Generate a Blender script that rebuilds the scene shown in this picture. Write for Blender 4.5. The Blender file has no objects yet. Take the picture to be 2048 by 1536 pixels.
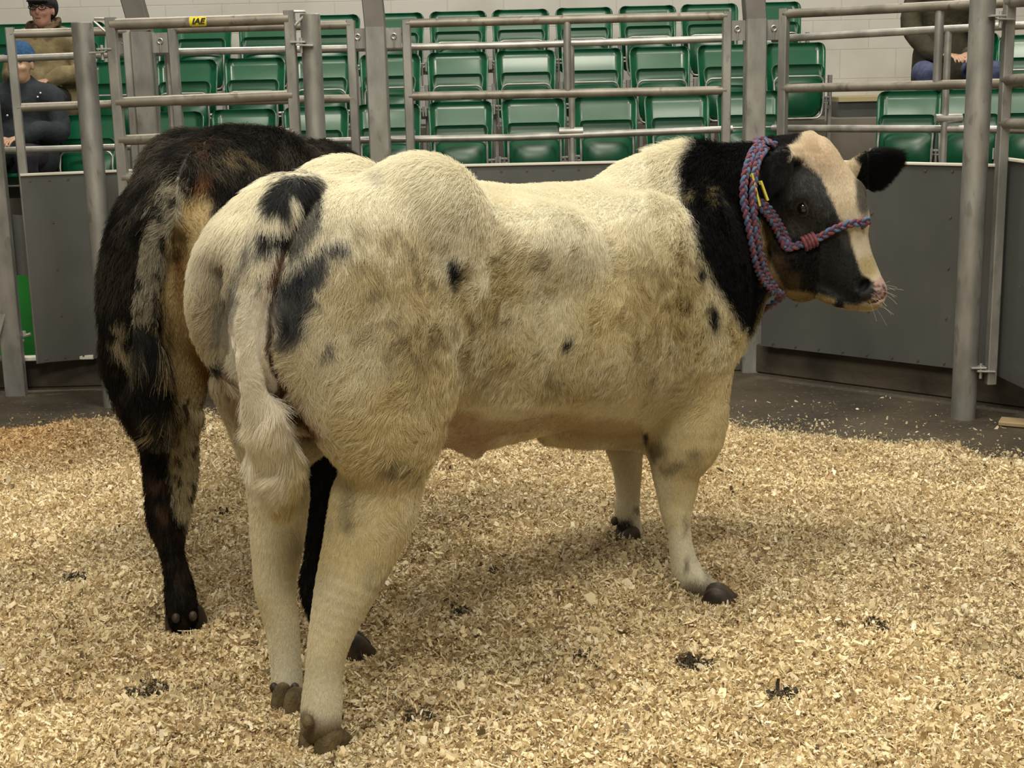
import bpy, bmesh, math, random, time
import numpy as np
from mathutils import Vector, Matrix
from mathutils.bvhtree import BVHTree
T0 = time.time()
C = bpy.context.scene.collection
sc = bpy.context.scene

# ---------------------------------------------------------------- camera, world, lights, exposure
FPX = 2833.0; PITCH = math.radians(12.3); ROLL = -0.022; EYE = 1.5
cam_data = bpy.data.cameras.new('camera'); cam_data.sensor_width = 36.0
cam_data.lens = 36.0 * FPX / 2048.0; cam_data.clip_end = 200
cam = bpy.data.objects.new('camera', cam_data); C.objects.link(cam)
CAMR = Matrix.Rotation(math.pi / 2 - PITCH, 3, 'X') @ Matrix.Rotation(ROLL, 3, 'Z')
cam.matrix_world = Matrix.Translation((0, 0, EYE)) @ CAMR.to_4x4()
sc.camera = cam
MR = np.array(CAMR)

def ray(px, py):
    return MR @ np.array([(px - 1024) / FPX, -(py - 768) / FPX, -1.0])
def P(px, py, Y):
    r = ray(px, py); return r * Y / r[1] + np.array([0, 0, EYE])
def G(px, py, z=0.0):
    r = ray(px, py); return r * (z - EYE) / r[2] + np.array([0, 0, EYE])
def PXZ(px, Y, z):
    """world point on the column px at depth Y and height z"""
    p = P(px, 300, Y)
    for _ in range(3):
        c = proj(np.array([[p[0], Y, z]]))[0]
        p[0] += (px - c[0]) * Y / FPX
    return np.array([p[0], Y, z])
def proj(p):
    c = (np.asarray(p, float) - np.array([0, 0, EYE])) @ MR
    return np.stack([1024 - FPX * c[:, 0] / c[:, 2], 768 + FPX * c[:, 1] / c[:, 2]], 1)

world = bpy.data.worlds.new('hall'); sc.world = world; world.use_nodes = True
world.node_tree.nodes['Background'].inputs[0].default_value = (1.0, 0.98, 0.88, 1)
world.node_tree.nodes['Background'].inputs[1].default_value = 0.50
sc.view_settings.view_transform = 'Standard'; sc.view_settings.look = 'None'
sc.view_settings.gamma = 1.0; sc.view_settings.exposure = 0.36
sc.view_settings.use_curve_mapping = False

def lamp(name, loc, size, power, col=(1, 0.938, 0.79), target=None):
    l = bpy.data.lights.new(name, 'AREA'); l.shape = 'RECTANGLE'; l.size, l.size_y = size
    l.energy = power; l.color = col
    o = bpy.data.objects.new(name, l); C.objects.link(o); o.location = loc
    if target is not None:
        o.rotation_euler = (Vector(target) - Vector(loc)).to_track_quat('-Z', 'Y').to_euler()
    return o
lamp('ring_area_light', (0.6, 4.4, 5.4), (1.8, 1.0), 165)
lamp('ring_area_light', (-2.4, 2.6, 5.4), (1.8, 1.0), 110)
lamp('ring_area_light', (2.6, 1.6, 5.4), (1.8, 1.0), 110)
lamp('ring_area_light', (-0.6, -0.6, 5.2), (1.8, 1.0), 150, target=(0, 3.2, .6))  # unseen light added near the camera, aimed low to brighten the legs
lamp('stand_lamp', (-2.5, 9.0, 6.0), (1.3, 0.4), 150, (1, 0.93, 0.80))
lamp('stand_lamp', (2.5, 9.0, 6.0), (1.3, 0.4), 150, (1, 0.93, 0.80))

# ---------------------------------------------------------------- helpers
def setp(o, label=None, cat=None, group=None, kind=None):
    if label: o['label'] = label
    if cat: o['category'] = cat
    if group: o['group'] = group
    if kind: o['kind'] = kind
    return o
def empty(name, loc, label=None, cat=None, group=None, rz=0.0):
    o = bpy.data.objects.new(name, None); C.objects.link(o); o.location = Vector(loc); o.rotation_euler = (0, 0, rz)
    o.empty_display_size = 0.1
    o['_w'] = 1
    del o['_w']
    return setp(o, label, cat, group)
def mesh_obj(name, V, Fc, mat, parent=None, smooth=True, world=True):
    me = bpy.data.meshes.new(name)
    V = np.asarray(V, float)
    if parent is not None and world:
        m = Matrix.Translation(parent.location) @ parent.rotation_euler.to_matrix().to_4x4()
        pp = parent.parent
        if pp is not None:
            m = (Matrix.Translation(pp.location) @ pp.rotation_euler.to_matrix().to_4x4()) @ m
        mi = np.array(m.inverted())
        V = V @ mi[:3, :3].T + mi[:3, 3]
    me.from_pydata(V.tolist(), [], [list(map(int, f)) for f in Fc])
    if mat is not None: me.materials.append(mat)
    me.polygons.foreach_set('use_smooth', [smooth] * len(me.polygons))
    me.update()
    o = bpy.data.objects.new(name, me); C.objects.link(o)
    if parent is not None: o.parent = parent
    return o

class MB:
    """collects shapes in world space for one mesh"""
    def __init__(s): s.v = []; s.f = []; s.n = 0
    def add(s, V, F):
        V = np.asarray(V, float); s.v.append(V); s.f += [[i + s.n for i in f] for f in F]; s.n += len(V); return s
    def tube(s, pts, r, seg=12, caps=True, closed=False, flat=None):
        pts = [np.asarray(p, float) for p in pts]; n = len(pts)
        rr = r if hasattr(r, '__len__') else [r] * n
        V = []; up = None
        for i in range(n):
            if closed: d = pts[(i + 1) % n] - pts[i - 1]
            else: d = pts[min(i + 1, n - 1)] - pts[max(i - 1, 0)]
            d = d / (np.linalg.norm(d) + 1e-12)
            if up is None:
                a = np.array([0, 0, 1.0]) if abs(d[2]) < .9 else np.array([1.0, 0, 0])
                x = np.cross(a, d); x /= np.linalg.norm(x)
            else:
                x = up - d * np.dot(up, d); x /= np.linalg.norm(x)
            up = x; y = np.cross(d, x)
            for k in range(seg):
                a = 2 * math.pi * k / seg
                V.append(pts[i] + rr[i] * (math.cos(a) * x + math.sin(a) * y))
        F = []
        for i in range(n if closed else n - 1):
            j = (i + 1) % n
            for k in range(seg):
                l = (k + 1) % seg
                F.append([i * seg + k, i * seg + l, j * seg + l, j * seg + k])
        if caps and not closed:
            F.append(list(range(seg))[::-1]); F.append([(n - 1) * seg + k for k in range(seg)])
        return s.add(V, F)
    def bar(s, a, b, w, d, side=(1, 0, 0), bev=0.004):
        """box section bar from a to b; w along side, d across; small chamfers"""
        a = np.asarray(a, float); b = np.asarray(b, float); u = b - a; u /= np.linalg.norm(u)
        x = np.asarray(side, float); x = x - u * np.dot(x, u); x /= np.linalg.norm(x); y = np.cross(u, x)
        w /= 2; d /= 2; e = min(bev, w * .45, d * .45)
        prof = [(w - e, -d), (w, -d + e), (w, d - e), (w - e, d), (-w + e, d), (-w, d - e), (-w, -d + e), (-w + e, -d)]
        V = [a + p * x + q * y for p, q in prof] + [b + p * x + q * y for p, q in prof]
        F = [[i, (i + 1) % 8, 8 + (i + 1) % 8, 8 + i] for i in range(8)] + [list(range(8))[::-1], list(range(8, 16))]
        return s.add(V, F)
    def box(s, lo, hi):
        x0, y0, z0 = lo; x1, y1, z1 = hi
        V = [(x, y, z) for z in (z0, z1) for y in (y0, y1) for x in (x0, x1)]
        return s.add(V, [[0, 2, 3, 1], [4, 5, 7, 6], [0, 1, 5, 4], [2, 6, 7, 3], [0, 4, 6, 2], [1, 3, 7, 5]])
    def ell(s, c, r, seg=16, rings=10, R=None):
        V = []; F = []
        for i in range(rings + 1):
            th = math.pi * i / rings
            for k in range(seg):
                a = 2 * math.pi * k / seg
                V.append([r[0] * math.sin(th) * math.cos(a), r[1] * math.sin(th) * math.sin(a), r[2] * math.cos(th)])
        V = np.array(V)
        if R is not None: V = V @ np.asarray(R).T
        V = V + np.asarray(c)
        for i in range(rings):
            for k in range(seg):
                l = (k + 1) % seg
                F.append([i * seg + k, (i + 1) * seg + k, (i + 1) * seg + l, i * seg + l])
        return s.add(V, F)
    def build(s, name, mat, parent=None, smooth=False, world=True):
        o = mesh_obj(name, np.vstack(s.v), s.f, mat, parent, smooth, world)
        if smooth == 'auto' or smooth is True:
            try: o.data.set_sharp_from_angle(angle=math.radians(40))
            except Exception: pass
        return o

# ---------------------------------------------------------------- materials
def mat(name, col=(.5, .5, .5), rough=.5, metal=0.0, spec=.5, build=None):
    m = bpy.data.materials.new(name); m.use_nodes = True
    nt = m.node_tree; b = nt.nodes['Principled BSDF']
    b.inputs['Base Color'].default_value = (*col, 1); b.inputs['Roughness'].default_value = rough
    b.inputs['Metallic'].default_value = metal; b.inputs['Specular IOR Level'].default_value = spec
    if build: build(nt, b)
    return m
def nnode(nt, t, **kw):
    n = nt.nodes.new(t)
    for k, v in kw.items():
        if k.startswith('i_'):
            n.inputs[int(k[2:]) if k[2:].isdigit() else k[2:].replace('_', ' ')].default_value = v
        else: setattr(n, k, v)
    return n
def noisy(c1, c2, scale=8, detail=6, stretch=(1, 1, 1), rough2=None, bump=0.0, bscale=None, lo=.35, hi=.65, coord='Object', c3=None, s3=60):
    def f(nt, b):
        L = nt.links
        tc = nnode(nt, 'ShaderNodeTexCoord'); mp = nnode(nt, 'ShaderNodeMapping'); mp.inputs['Scale'].default_value = stretch
        L.new(tc.outputs[coord], mp.inputs[0])
        n = nnode(nt, 'ShaderNodeTexNoise'); n.inputs['Scale'].default_value = scale; n.inputs['Detail'].default_value = detail
        L.new(mp.outputs[0], n.inputs[0])
        r = nnode(nt, 'ShaderNodeValToRGB'); r.color_ramp.elements[0].position = lo; r.color_ramp.elements[1].position = hi
        r.color_ramp.elements[0].color = (*c1, 1); r.color_ramp.elements[1].color = (*c2, 1)
        L.new(n.outputs[0], r.inputs[0]); out = r.outputs[0]
        if c3 is not None:
            n3 = nnode(nt, 'ShaderNodeTexNoise'); n3.inputs['Scale'].default_value = s3; n3.inputs['Detail'].default_value = 3
            L.new(mp.outputs[0], n3.inputs[0])
            r3 = nnode(nt, 'ShaderNodeValToRGB'); r3.color_ramp.elements[0].position = .60; r3.color_ramp.elements[1].position = .70
            r3.color_ramp.elements[0].color = (0, 0, 0, 1); L.new(n3.outputs[0], r3.inputs[0])
            mx = nnode(nt, 'ShaderNodeMix', data_type='RGBA'); mx.inputs['B'].default_value = (*c3, 1)
            L.new(r3.outputs[0], mx.inputs[0]); L.new(out, mx.inputs['A']); out = mx.outputs['Result']
        L.new(out, b.inputs['Base Color'])
        if rough2:
            mr = nnode(nt, 'ShaderNodeMapRange'); mr.inputs[3].default_value, mr.inputs[4].default_value = rough2
            L.new(n.outputs[0], mr.inputs[0]); L.new(mr.outputs[0], b.inputs['Roughness'])
        if bump:
            n2 = nnode(nt, 'ShaderNodeTexNoise'); n2.inputs['Scale'].default_value = bscale or scale * 4; n2.inputs['Detail'].default_value = 6
            L.new(mp.outputs[0], n2.inputs[0])
            bp = nnode(nt, 'ShaderNodeBump'); bp.inputs['Strength'].default_value = bump; bp.inputs['Distance'].default_value = .01
            L.new(n2.outputs[0], bp.inputs['Height']); L.new(bp.outputs[0], b.inputs['Normal'])
    return f
galv = mat('galvanised_steel', rough=.5, metal=.6, build=noisy((.22, .22, .21), (.33, .325, .31), 14, 8, (1, 1, .35), (.42, .6), .05, 60, c3=(.21, .205, .185), s3=30))
galv_rail = mat('handled_steel_rail', rough=.5, metal=.55, build=noisy((.17, .155, .13), (.27, .25, .215), 9, 7, (1, 1, 1), (.42, .6), .04, 70, c3=(.15, .13, .105), s3=22))
galv_bright = mat('bright_galvanised_tube', rough=.38, metal=.7, build=noisy((.33, .325, .31), (.50, .49, .465), 12, 6, (1, 1, 1), (.36, .5), .03, 60))
darksteel = mat('dark_painted_steel', rough=.6, metal=.3, build=noisy((.075, .07, .062), (.11, .10, .09), 6, 5))
sheet_mat = mat('grey_sheet_metal', rough=.5, metal=.55, build=noisy((.085, .09, .09), (.14, .145, .14), 2.2, 8, (1, 1, .5), (.42, .55), .02, 40, lo=.3, hi=.7))
whitewash = mat('pale_sill', (.62, .60, .54), .6)
kerb_mat = mat('dirty_concrete_kerb', rough=.9, build=noisy((.028, .022, .015), (.07, .055, .038), 5, 9, (1, 1, 1), None, .5, 30))
green_paint = mat('bright_green_paint', (.02, .26, .035), .6)

def green_build(nt, b):
    b.inputs['Coat Weight'].default_value = .4; b.inputs['Coat Roughness'].default_value = .12
    noisy((.003, .088, .038), (.004, .115, .050), 3, 4)(nt, b)
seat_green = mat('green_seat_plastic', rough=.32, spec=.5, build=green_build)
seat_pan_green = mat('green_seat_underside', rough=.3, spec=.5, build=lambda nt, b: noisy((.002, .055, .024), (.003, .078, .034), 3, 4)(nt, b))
black_plastic = mat('black_plastic', (.02, .02, .02), .5)

def wall_build(nt, b):
    L = nt.links
    tc = nnode(nt, 'ShaderNodeTexCoord'); mp = nnode(nt, 'ShaderNodeMapping'); mp.inputs['Rotation'].default_value = (math.pi / 2, 0, 0)
    L.new(tc.outputs['Object'], mp.inputs[0])
    br = nnode(nt, 'ShaderNodeTexBrick'); br.inputs['Scale'].default_value = 1
    br.inputs['Brick Width'].default_value = .46; br.inputs['Row Height'].default_value = .235; br.inputs['Mortar Size'].default_value = .005
    br.inputs['Mortar Smooth'].default_value = .6
    br.inputs['Color1'].default_value = (.56, .55, .52, 1); br.inputs['Color2'].default_value = (.58, .57, .54, 1); br.inputs['Mortar'].default_value = (.50, .485, .44, 1)
    L.new(mp.outputs[0], br.inputs[0])
    n = nnode(nt, 'ShaderNodeTexNoise'); n.inputs['Scale'].default_value = 1.6; n.inputs['Detail'].default_value = 6
    L.new(tc.outputs['Object'], n.inputs[0])
    r = nnode(nt, 'ShaderNodeValToRGB'); r.color_ramp.elements[0].position = .34; r.color_ramp.elements[1].position = .5
    r.color_ramp.elements[0].color = (.88, .87, .84, 1); r.color_ramp.elements[1].color = (1, 1, 1, 1)
    L.new(n.outputs[0], r.inputs[0])
    mx = nnode(nt, 'ShaderNodeMix', data_type='RGBA', blend_type='MULTIPLY'); mx.inputs[0].default_value = 1
    L.new(br.outputs[0], mx.inputs['A']); L.new(r.outputs[0], mx.inputs['B']); L.new(mx.outputs['Result'], b.inputs['Base Color'])
    bp = nnode(nt, 'ShaderNodeBump'); bp.inputs['Strength'].default_value = .35; bp.inputs['Distance'].default_value = .006; bp.invert = True
    L.new(br.outputs['Fac'], bp.inputs['Height']); L.new(bp.outputs[0], b.inputs['Normal'])
wall_mat = mat('painted_blockwork', rough=.75, build=wall_build)
concrete = mat('stained_concrete', rough=.85, build=noisy((.022, .016, .009), (.058, .044, .027), 2.2, 10, (1, 1, 1), None, .35, 18, c3=(.10, .08, .055), s3=45))
step_mat = mat('stand_concrete', rough=.9, build=noisy((.12, .105, .085), (.2, .18, .15), 2, 8, (1, 1, 1), None, .2, 20))
# ---------------------------------------------------------------- the hall: floor, wall, stepped stand
def plane(name, lo, hi, m):
    mb = MB(); mb.box(lo, hi); o = mb.build(name, m); setp(o, kind='structure'); return o
plane('floor', (-9, -2, -.1), (9, 13, 0.0), concrete)
def wall_slab(name, lo, hi):
    o = plane(name, lo, hi, wall_mat); return o
wall_slab('wall_back', (-9, 11.95, 0), (9, 12.15, 6.5))
wall_slab('wall_left', (-9.2, -2, 0), (-9, 12.15, 6.5)); wall_slab('wall_right', (9, -2, 0), (9.2, 12.15, 6.5))
plane('ceiling', (-9.2, -2.2, 6.5), (9.2, 12.2, 6.6), mat('ceiling_lining', (.35, .34, .31), .9))
wall_slab('wall_front', (-9.2, -2.2, 0), (9.2, -2, 6.5))
tiers = [((-8.5, 9.45, 0), (3.1, 10.28, .42)), ((-8.5, 10.28, 0), (3.1, 11.0, .78)), ((-8.5, 11.0, 0), (3.1, 11.95, 1.12))]
for lo, hi in tiers: setp(plane('stand_step', lo, hi, step_mat), kind='structure')
plane('aisle_landing', (2.6, 11.3, 0), (8.9, 11.95, 1.24), sheet_mat)
plane('trim_1', (2.6, 11.27, 1.24), (8.9, 11.95, 1.275), mat('yellow_step_edge', (.42, .36, .20), .7))
# right-hand block, turned towards the ring
SRX = math.radians(25)
def rot_slab(name, cx, cy, ang, w, d, z, m):
    mb = MB(); mb.box((-.3, -.35, -cyz(z)), (w, d, 0)); v = np.vstack(mb.v)
    c, s = math.cos(ang), math.sin(ang)
    v = np.stack([v[:, 0] * c - v[:, 1] * s + cx, v[:, 0] * s + v[:, 1] * c + cy, v[:, 2] + z], 1)
    return setp(mesh_obj(name, v, mb.f, m, smooth=False), kind='structure')
def cyz(z): return z

# ---------------------------------------------------------------- seats
def shell(fn, nu, nv, th):
    """closed shell: fn(u,v)->xyz front surface, u,v in 0..1; thickness th towards +y"""
    V = [fn(i / (nu - 1), j / (nv - 1)) for j in range(nv) for i in range(nu)]
    W = [(x, y + th, z) for x, y, z in V]; n = nu * nv; F = []
    for j in range(nv - 1):
        for i in range(nu - 1):
            a = j * nu + i
            F.append([a, a + 1, a + 1 + nu, a + nu]); F.append([n + a, n + a + nu, n + a + 1 + nu, n + a + 1])
    rim = [i for i in range(nu)] + [j * nu + nu - 1 for j in range(1, nv)] + [(nv - 1) * nu + i for i in range(nu - 2, -1, -1)] + [j * nu for j in range(nv - 2, 0, -1)]
    for k in range(len(rim)):
        a, b = rim[k], rim[(k + 1) % len(rim)]; F.append([b, a, n + a, n + b])
    return V + W, F
def rrect(u, v, w0, w1, h, r):
    """map unit square to a rounded panel: half width w0 at bottom to w1 at top"""
    z = v * h; w = w0 + (w1 - w0) * v
    if v > 1 - r / h:
        q = (v - (1 - r / h)) / (r / h); w -= r * (1 - math.sqrt(max(0, 1 - q * q)))
    if v < r / h:
        q = 1 - v / (r / h); w -= r * (1 - math.sqrt(max(0, 1 - q * q)))
    return (2 * u - 1) * w, z
NV = [0, .015, .04, .08, .12, .2, .35, .5, .65, .8, .88, .93, .965, .988, 1]
def back_fn(u, v):
    v = NV[int(round(v * (len(NV) - 1)))]
    x, z = rrect(u, v, .205, .228, .50, .055)
    e = abs(2 * u - 1)
    y = .05 + .10 * v ** 1.5 - .045 * max(0, (e - .78) / .22) ** 2 - (.02 * max(0, (v - .93) / .07) ** 2)
    return x, y, z + .04
def pan_fn(u, v):
    v = NV[int(round(v * (len(NV) - 1)))]
    x, z = rrect(u, v, .165, .198, .385, .05 if v > .5 else .09)
    e = abs(2 * u - 1)
    rim = max(max(0, (e - .9) / .1), max(0, (v - .965) / .035))
    bulge = .055 * (1 - min(1, max(0, (v - .45) / .33)) ** 2 * 1.0) * (1 - e ** 3 * .8) * min(1, .25 + v * 3)
    y = -.035 - bulge - .018 * min(1, rim) * (v > .7) + .035 * v - .02 * (1 - v)
    return x, y, z
def make_seat():
    root = empty('tip_up_seat', (0, 0, 0))
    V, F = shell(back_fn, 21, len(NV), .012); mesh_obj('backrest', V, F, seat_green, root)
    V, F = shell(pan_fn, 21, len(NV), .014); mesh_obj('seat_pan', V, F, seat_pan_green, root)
    mb = MB(); pts = []
    W, zt, r = .178, .300, .05
    for k in range(7):
        a = math.pi / 2 * k / 6; pts.append((W - r + r * math.sin(a), -.075, zt - r + r * math.cos(a)))
    pts += [(W, -.095, .2), (W, -.09, .12), (W - .005, -.085, .07)]
    for k in range(7):
        a = math.pi / 2 * k / 6; pts.append((W - .06 + .05 * math.cos(a), -.088, .05 - .05 * math.sin(a)))
    full = pts + [(-x, y, z) for x, y, z in pts[::-1]]
    mb.tube(full, .0075, 8, closed=True); mb.build('support_hoop', galv_bright, root, True)
    for sx in (-1, 1):
        mb = MB(); mb.tube([(sx * .178, -.07, .145), (sx * .236, -.03, .145)], .010, 8); mb.tube([(sx * .178, -.07, .12), (sx * .236, -.03, .12)], .007, 8)
        mb.bar((sx * .236, -.03, .16), (sx * .236, -.03, .09), .014, .05); mb.tube([(sx * .205, -.06, .15), (sx * .205, -.055, -.02)], .007, 8)
        mb.build('hinge_bracket', galv_bright, root, True)
    mb = MB(); mb.bar((0, .04, -.015), (0, .04, .10), .26, .05, bev=.01); mb.build('seat_mount', black_plastic, root)
    return root
proto_seat = make_seat()
def copy_tree(o, parent=None):
    c = o.copy(); C.objects.link(c); c.parent = parent
    for ch in o.children: copy_tree(ch, c)
    return c
seat_used = [False]
def seat_at(px, py_top, Y, rz, label, group, down=False):
    p = P(px, py_top, Y)
    o = proto_seat if not seat_used[0] else copy_tree(proto_seat)
    seat_used[0] = True
    o.location = (p[0], Y, p[2] - .54); o.rotation_euler = (0, 0, rz)
    if down:                                   # seat pan folded down under a seated person
        for ch in o.children:
            if ch.name.startswith(('seat_pan', 'support_hoop')): ch.rotation_euler = (math.pi / 2, 0, 0); ch.location = (0, 0, .165)
    setp(o, label, 'seat', group); return o
# where each seat stands, counted from things one can find: (px, py of the top of the backrest)
def pos_text(i, n, ref):
    return ref
ordn = ['first', 'second', 'third', 'fourth', 'fifth', 'sixth', 'seventh', 'eighth', 'ninth', 'tenth', 'eleventh', 'twelfth', 'thirteenth', 'fourteenth']
rows = [('front', [1503, 1357, 1212, 1067, 920, 774, 628, 482, 335, 172], 9.8, lambda x: 198 - .036 * (x - 1067)),
        ('middle', [1595, 1459, 1322, 1186, 1051, 914, 778, 641, 504, 367, 232], 10.53, lambda x: 100 - .028 * (x - 1050)),
        ('back', [1549, 1422, 1297, 1169, 1041, 915, 788, 659, 530, 400, 272, 145, 18], 11.28, lambda x: 17 - .029 * (x - 1050))]
row_rails = []
for rn, xs, Y, f in rows:
    for i, x in enumerate(xs):
        if rn == 'front' and i == 9: pass
        where = 'at the aisle end' if i == 0 else ordn[i] + ' from the aisle'
        seat_at(x, f(x), Y, 0, 'green tip-up seat in the %s row of the main block, %s' % (rn, where), 'green seats in the %s row' % rn)
    a = P(xs[0] + 70, f(xs[0]), Y); b = P(xs[-1] - 60, f(xs[-1]), Y)
    row_rails.append((rn, a, b, Y, [P(x + 72, f(x), Y)[0] for x in xs] + [P(xs[-1] - 70, f(xs[-1]), Y)[0]]))
# seats under the two seated people of the main block
seat_at(28, 232, 9.8, 0, 'green tip-up seat in the front row under the person in the blue beanie', 'green seats in the front row', True)
seat_at(92, 126, 10.53, 0, 'green tip-up seat in the middle row under the person in the flat cap', 'green seats in the middle row', True)
floors = {'front': .42, 'middle': .78, 'back': 1.12}
for rn, a, b, Y, xs in row_rails:
    e = empty('seat_rail', (0, 0, 0), 'grey steel mounting rail under the %s row of green seats' % rn, 'rail')
    e.location = ((a[0] + b[0]) / 2, Y + .03, floors[rn])
    za, zb = a[2] - .45, b[2] - .45
    MB().bar((a[0], Y + .085, za), (b[0], Y + .085, zb), .05, .05, (0, 0, 1)).build('beam', galv, e)
    for x in xs:
        t = (x - a[0]) / (b[0] - a[0]); z = za + (zb - za) * t
        m = MB(); m.bar((x, Y + .085, floors[rn]), (x, Y + .085, z + .22), .03, .03)
        m.box((x - .05, Y + .03, floors[rn]), (x + .05, Y + .14, floors[rn] + .01)); m.build('stanchion', galv, e)
# right-hand block turned towards the ring
rblk = [(1818, 182, 9.7), (1944, 179, 9.49), (2072, 176, 9.28)]
for i, (x, y, Y) in enumerate(rblk):
    seat_at(x, y, Y, -SRX, 'green tip-up seat %s' % ['just above the calf\'s far ear, first past the aisle', 'half behind the thick round post past the aisle', 'cut by the picture edge past the aisle'][i], 'green seats past the aisle')
rblk2 = [(1800, 66, 10.45), (1930, 66, 10.25), (2062, 68, 10.03)]
for i, (x, y, Y) in enumerate(rblk2[1:]):
    seat_at(x, y, Y, -SRX, 'green tip-up seat in the upper row, %s' % ['under the person in the olive coat', 'beside the person in the olive coat'][i], 'green seats past the aisle', i == 0)
rot_slab('stand_step', P(1745, 300, 9.75)[0], 9.72, -SRX, 3.4, .85, .42, step_mat)
rot_slab('stand_step', P(1745, 300, 9.75)[0] + .42, 10.47, -SRX, 3.0, .75, .78, step_mat)
e = empty('seat_rail', (P(1945, 300, 9.5)[0], 9.6, .42), 'grey steel mounting rail under the green seats past the aisle', 'rail')
p0 = P(1762, 182, 9.85) + [0, 0, -.45]; p1 = P(2120, 175, 9.22) + [0, 0, -.45]
m = MB(); m.bar(p0, p1, .05, .05, (0, 0, 1)); m.build('beam', galv, e)
for t in (0.02, .335, .67, .98):
    p = p0 + (p1 - p0) * t; MB().bar((p[0], p[1], .42), (p[0], p[1], p[2] + .2), .03, .03).build('stanchion', galv, e)

# ---------------------------------------------------------------- ring fence
def vpost(mb, px, Y, z0, z1, kind='tube', w=.04, d=.04, px_at=300, side=(1, 0, 0)):
    p = P(px, px_at, Y)
    a, b = np.array([p[0], Y, z0]), np.array([p[0], Y, z1])
    if kind == 'tube': mb.tube([a, b], w, 16)
    else: mb.bar(a, b, w, d, side)
    return p[0]
YB = 7.07
def zt(px, py, Y): return P(px, py, Y)[2]
# square posts with their dark leaning tops
def square_post(px, ytop, Y, lean, label, w=.10, ptop=None):
    p = P(px, ytop, Y); x = p[0]; e = empty('fence_post', (x, Y, 0), label, 'post', 'square ring posts')
    MB().bar((x, Y, 0), (x, Y, p[2]), w, .10, bev=.006).build('post_shaft', galv, e)
    MB().bar((x, Y + .01, p[2] - .02), (x + lean, Y + .35, p[2] + 1.1), w * 1.0, .10, bev=.004).build('roof_strut', darksteel, e)
    for sx in (-1, 1):
        m = MB(); m.box((min(x + sx * .05, x + sx * .125), Y - .01, p[2] - .10), (max(x + sx * .05, x + sx * .125), Y, p[2] - .005)); m.build('lug_plate', galv, e)
    for sx in (-1, 1):
        m = MB(); c = np.array([x + sx * .088, Y - .015, p[2] - .045])
        m.tube([c + .012 * np.array([math.cos(a), 0, math.sin(a)]) for a in np.linspace(0, 2 * math.pi, 13)[:-1]], .004, 6, closed=True)
        m.tube([c + [0, 0, -.01], c + [0, -.002, -.055]], .003, 6); m.build('ring_pin', galv_bright, e, True)
    return x
xP0 = square_post(284, 64, 7.12, -.32, 'square galvanised post with dark leaning top behind the yellow-badged gate')
xP1 = square_post(751, 54, 7.09, -.10, 'square galvanised post with dark top rising above the spotted calf\'s rump')
xP2 = square_post(1511, 38, 7.07, -.04, 'square galvanised post with dark top behind the calf\'s halter')
# flat channel post cut by the picture edge
fx = PXZ(22, 6.87, .3)[0]
fz = zt(0, 330, 6.87)
m = MB(); m.bar((fx, 6.87, 0), (fx, 6.87, fz + .5), .10, .05, bev=.004)
o = m.build('fence_post', galv); setp(o, 'flat grey steel post standing left of the sheeted panel over the green wall', 'post')
m = MB(); V = []
o2 = MB().bar((fx - .16, 6.75, 0), (fx - .02, 6.86, .45), .05, .012, bev=.002).build('brace', galv); o2.parent = o

# tall round posts in front
def round_post(gx, gy, topy, label, r, tpx=None):
    g = G(gx, gy); Y = g[1]; x = g[0]
    z1 = P(gx, topy, Y)[2]
    e = empty('round_post', (x, Y, 0), label, 'post', 'thick round gate posts')
    m = MB(); m.tube([(x, Y, 0), (x, Y, z1 - .004), (x, Y, z1)], [r, r, r - .004], 32); m.build('shaft', galv, e, True)
    return x, Y
xR0, yR0 = round_post(228, 812, 43, 'thick round steel post left of the dark calf, open top', .0485)
xR1, yR1 = PXZ(640, 6.45, .9)[0], 6.45
e = empty('round_post', (xR1, yR1, 0), 'thick round steel post carrying the gate latch behind the dark calf\'s back', 'post', 'thick round gate posts')
m = MB(); zz = zt(632, 27, yR1); m.tube([(xR1, yR1, 0), (xR1, yR1, zz - .004), (xR1, yR1, zz)], [.0445, .0445, .041], 32); m.build('shaft', galv, e, True)
xR2, yR2 = round_post(1926, 836, -120, 'tallest thick round steel post, right of the haltered calf\'s muzzle', .052)

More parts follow.
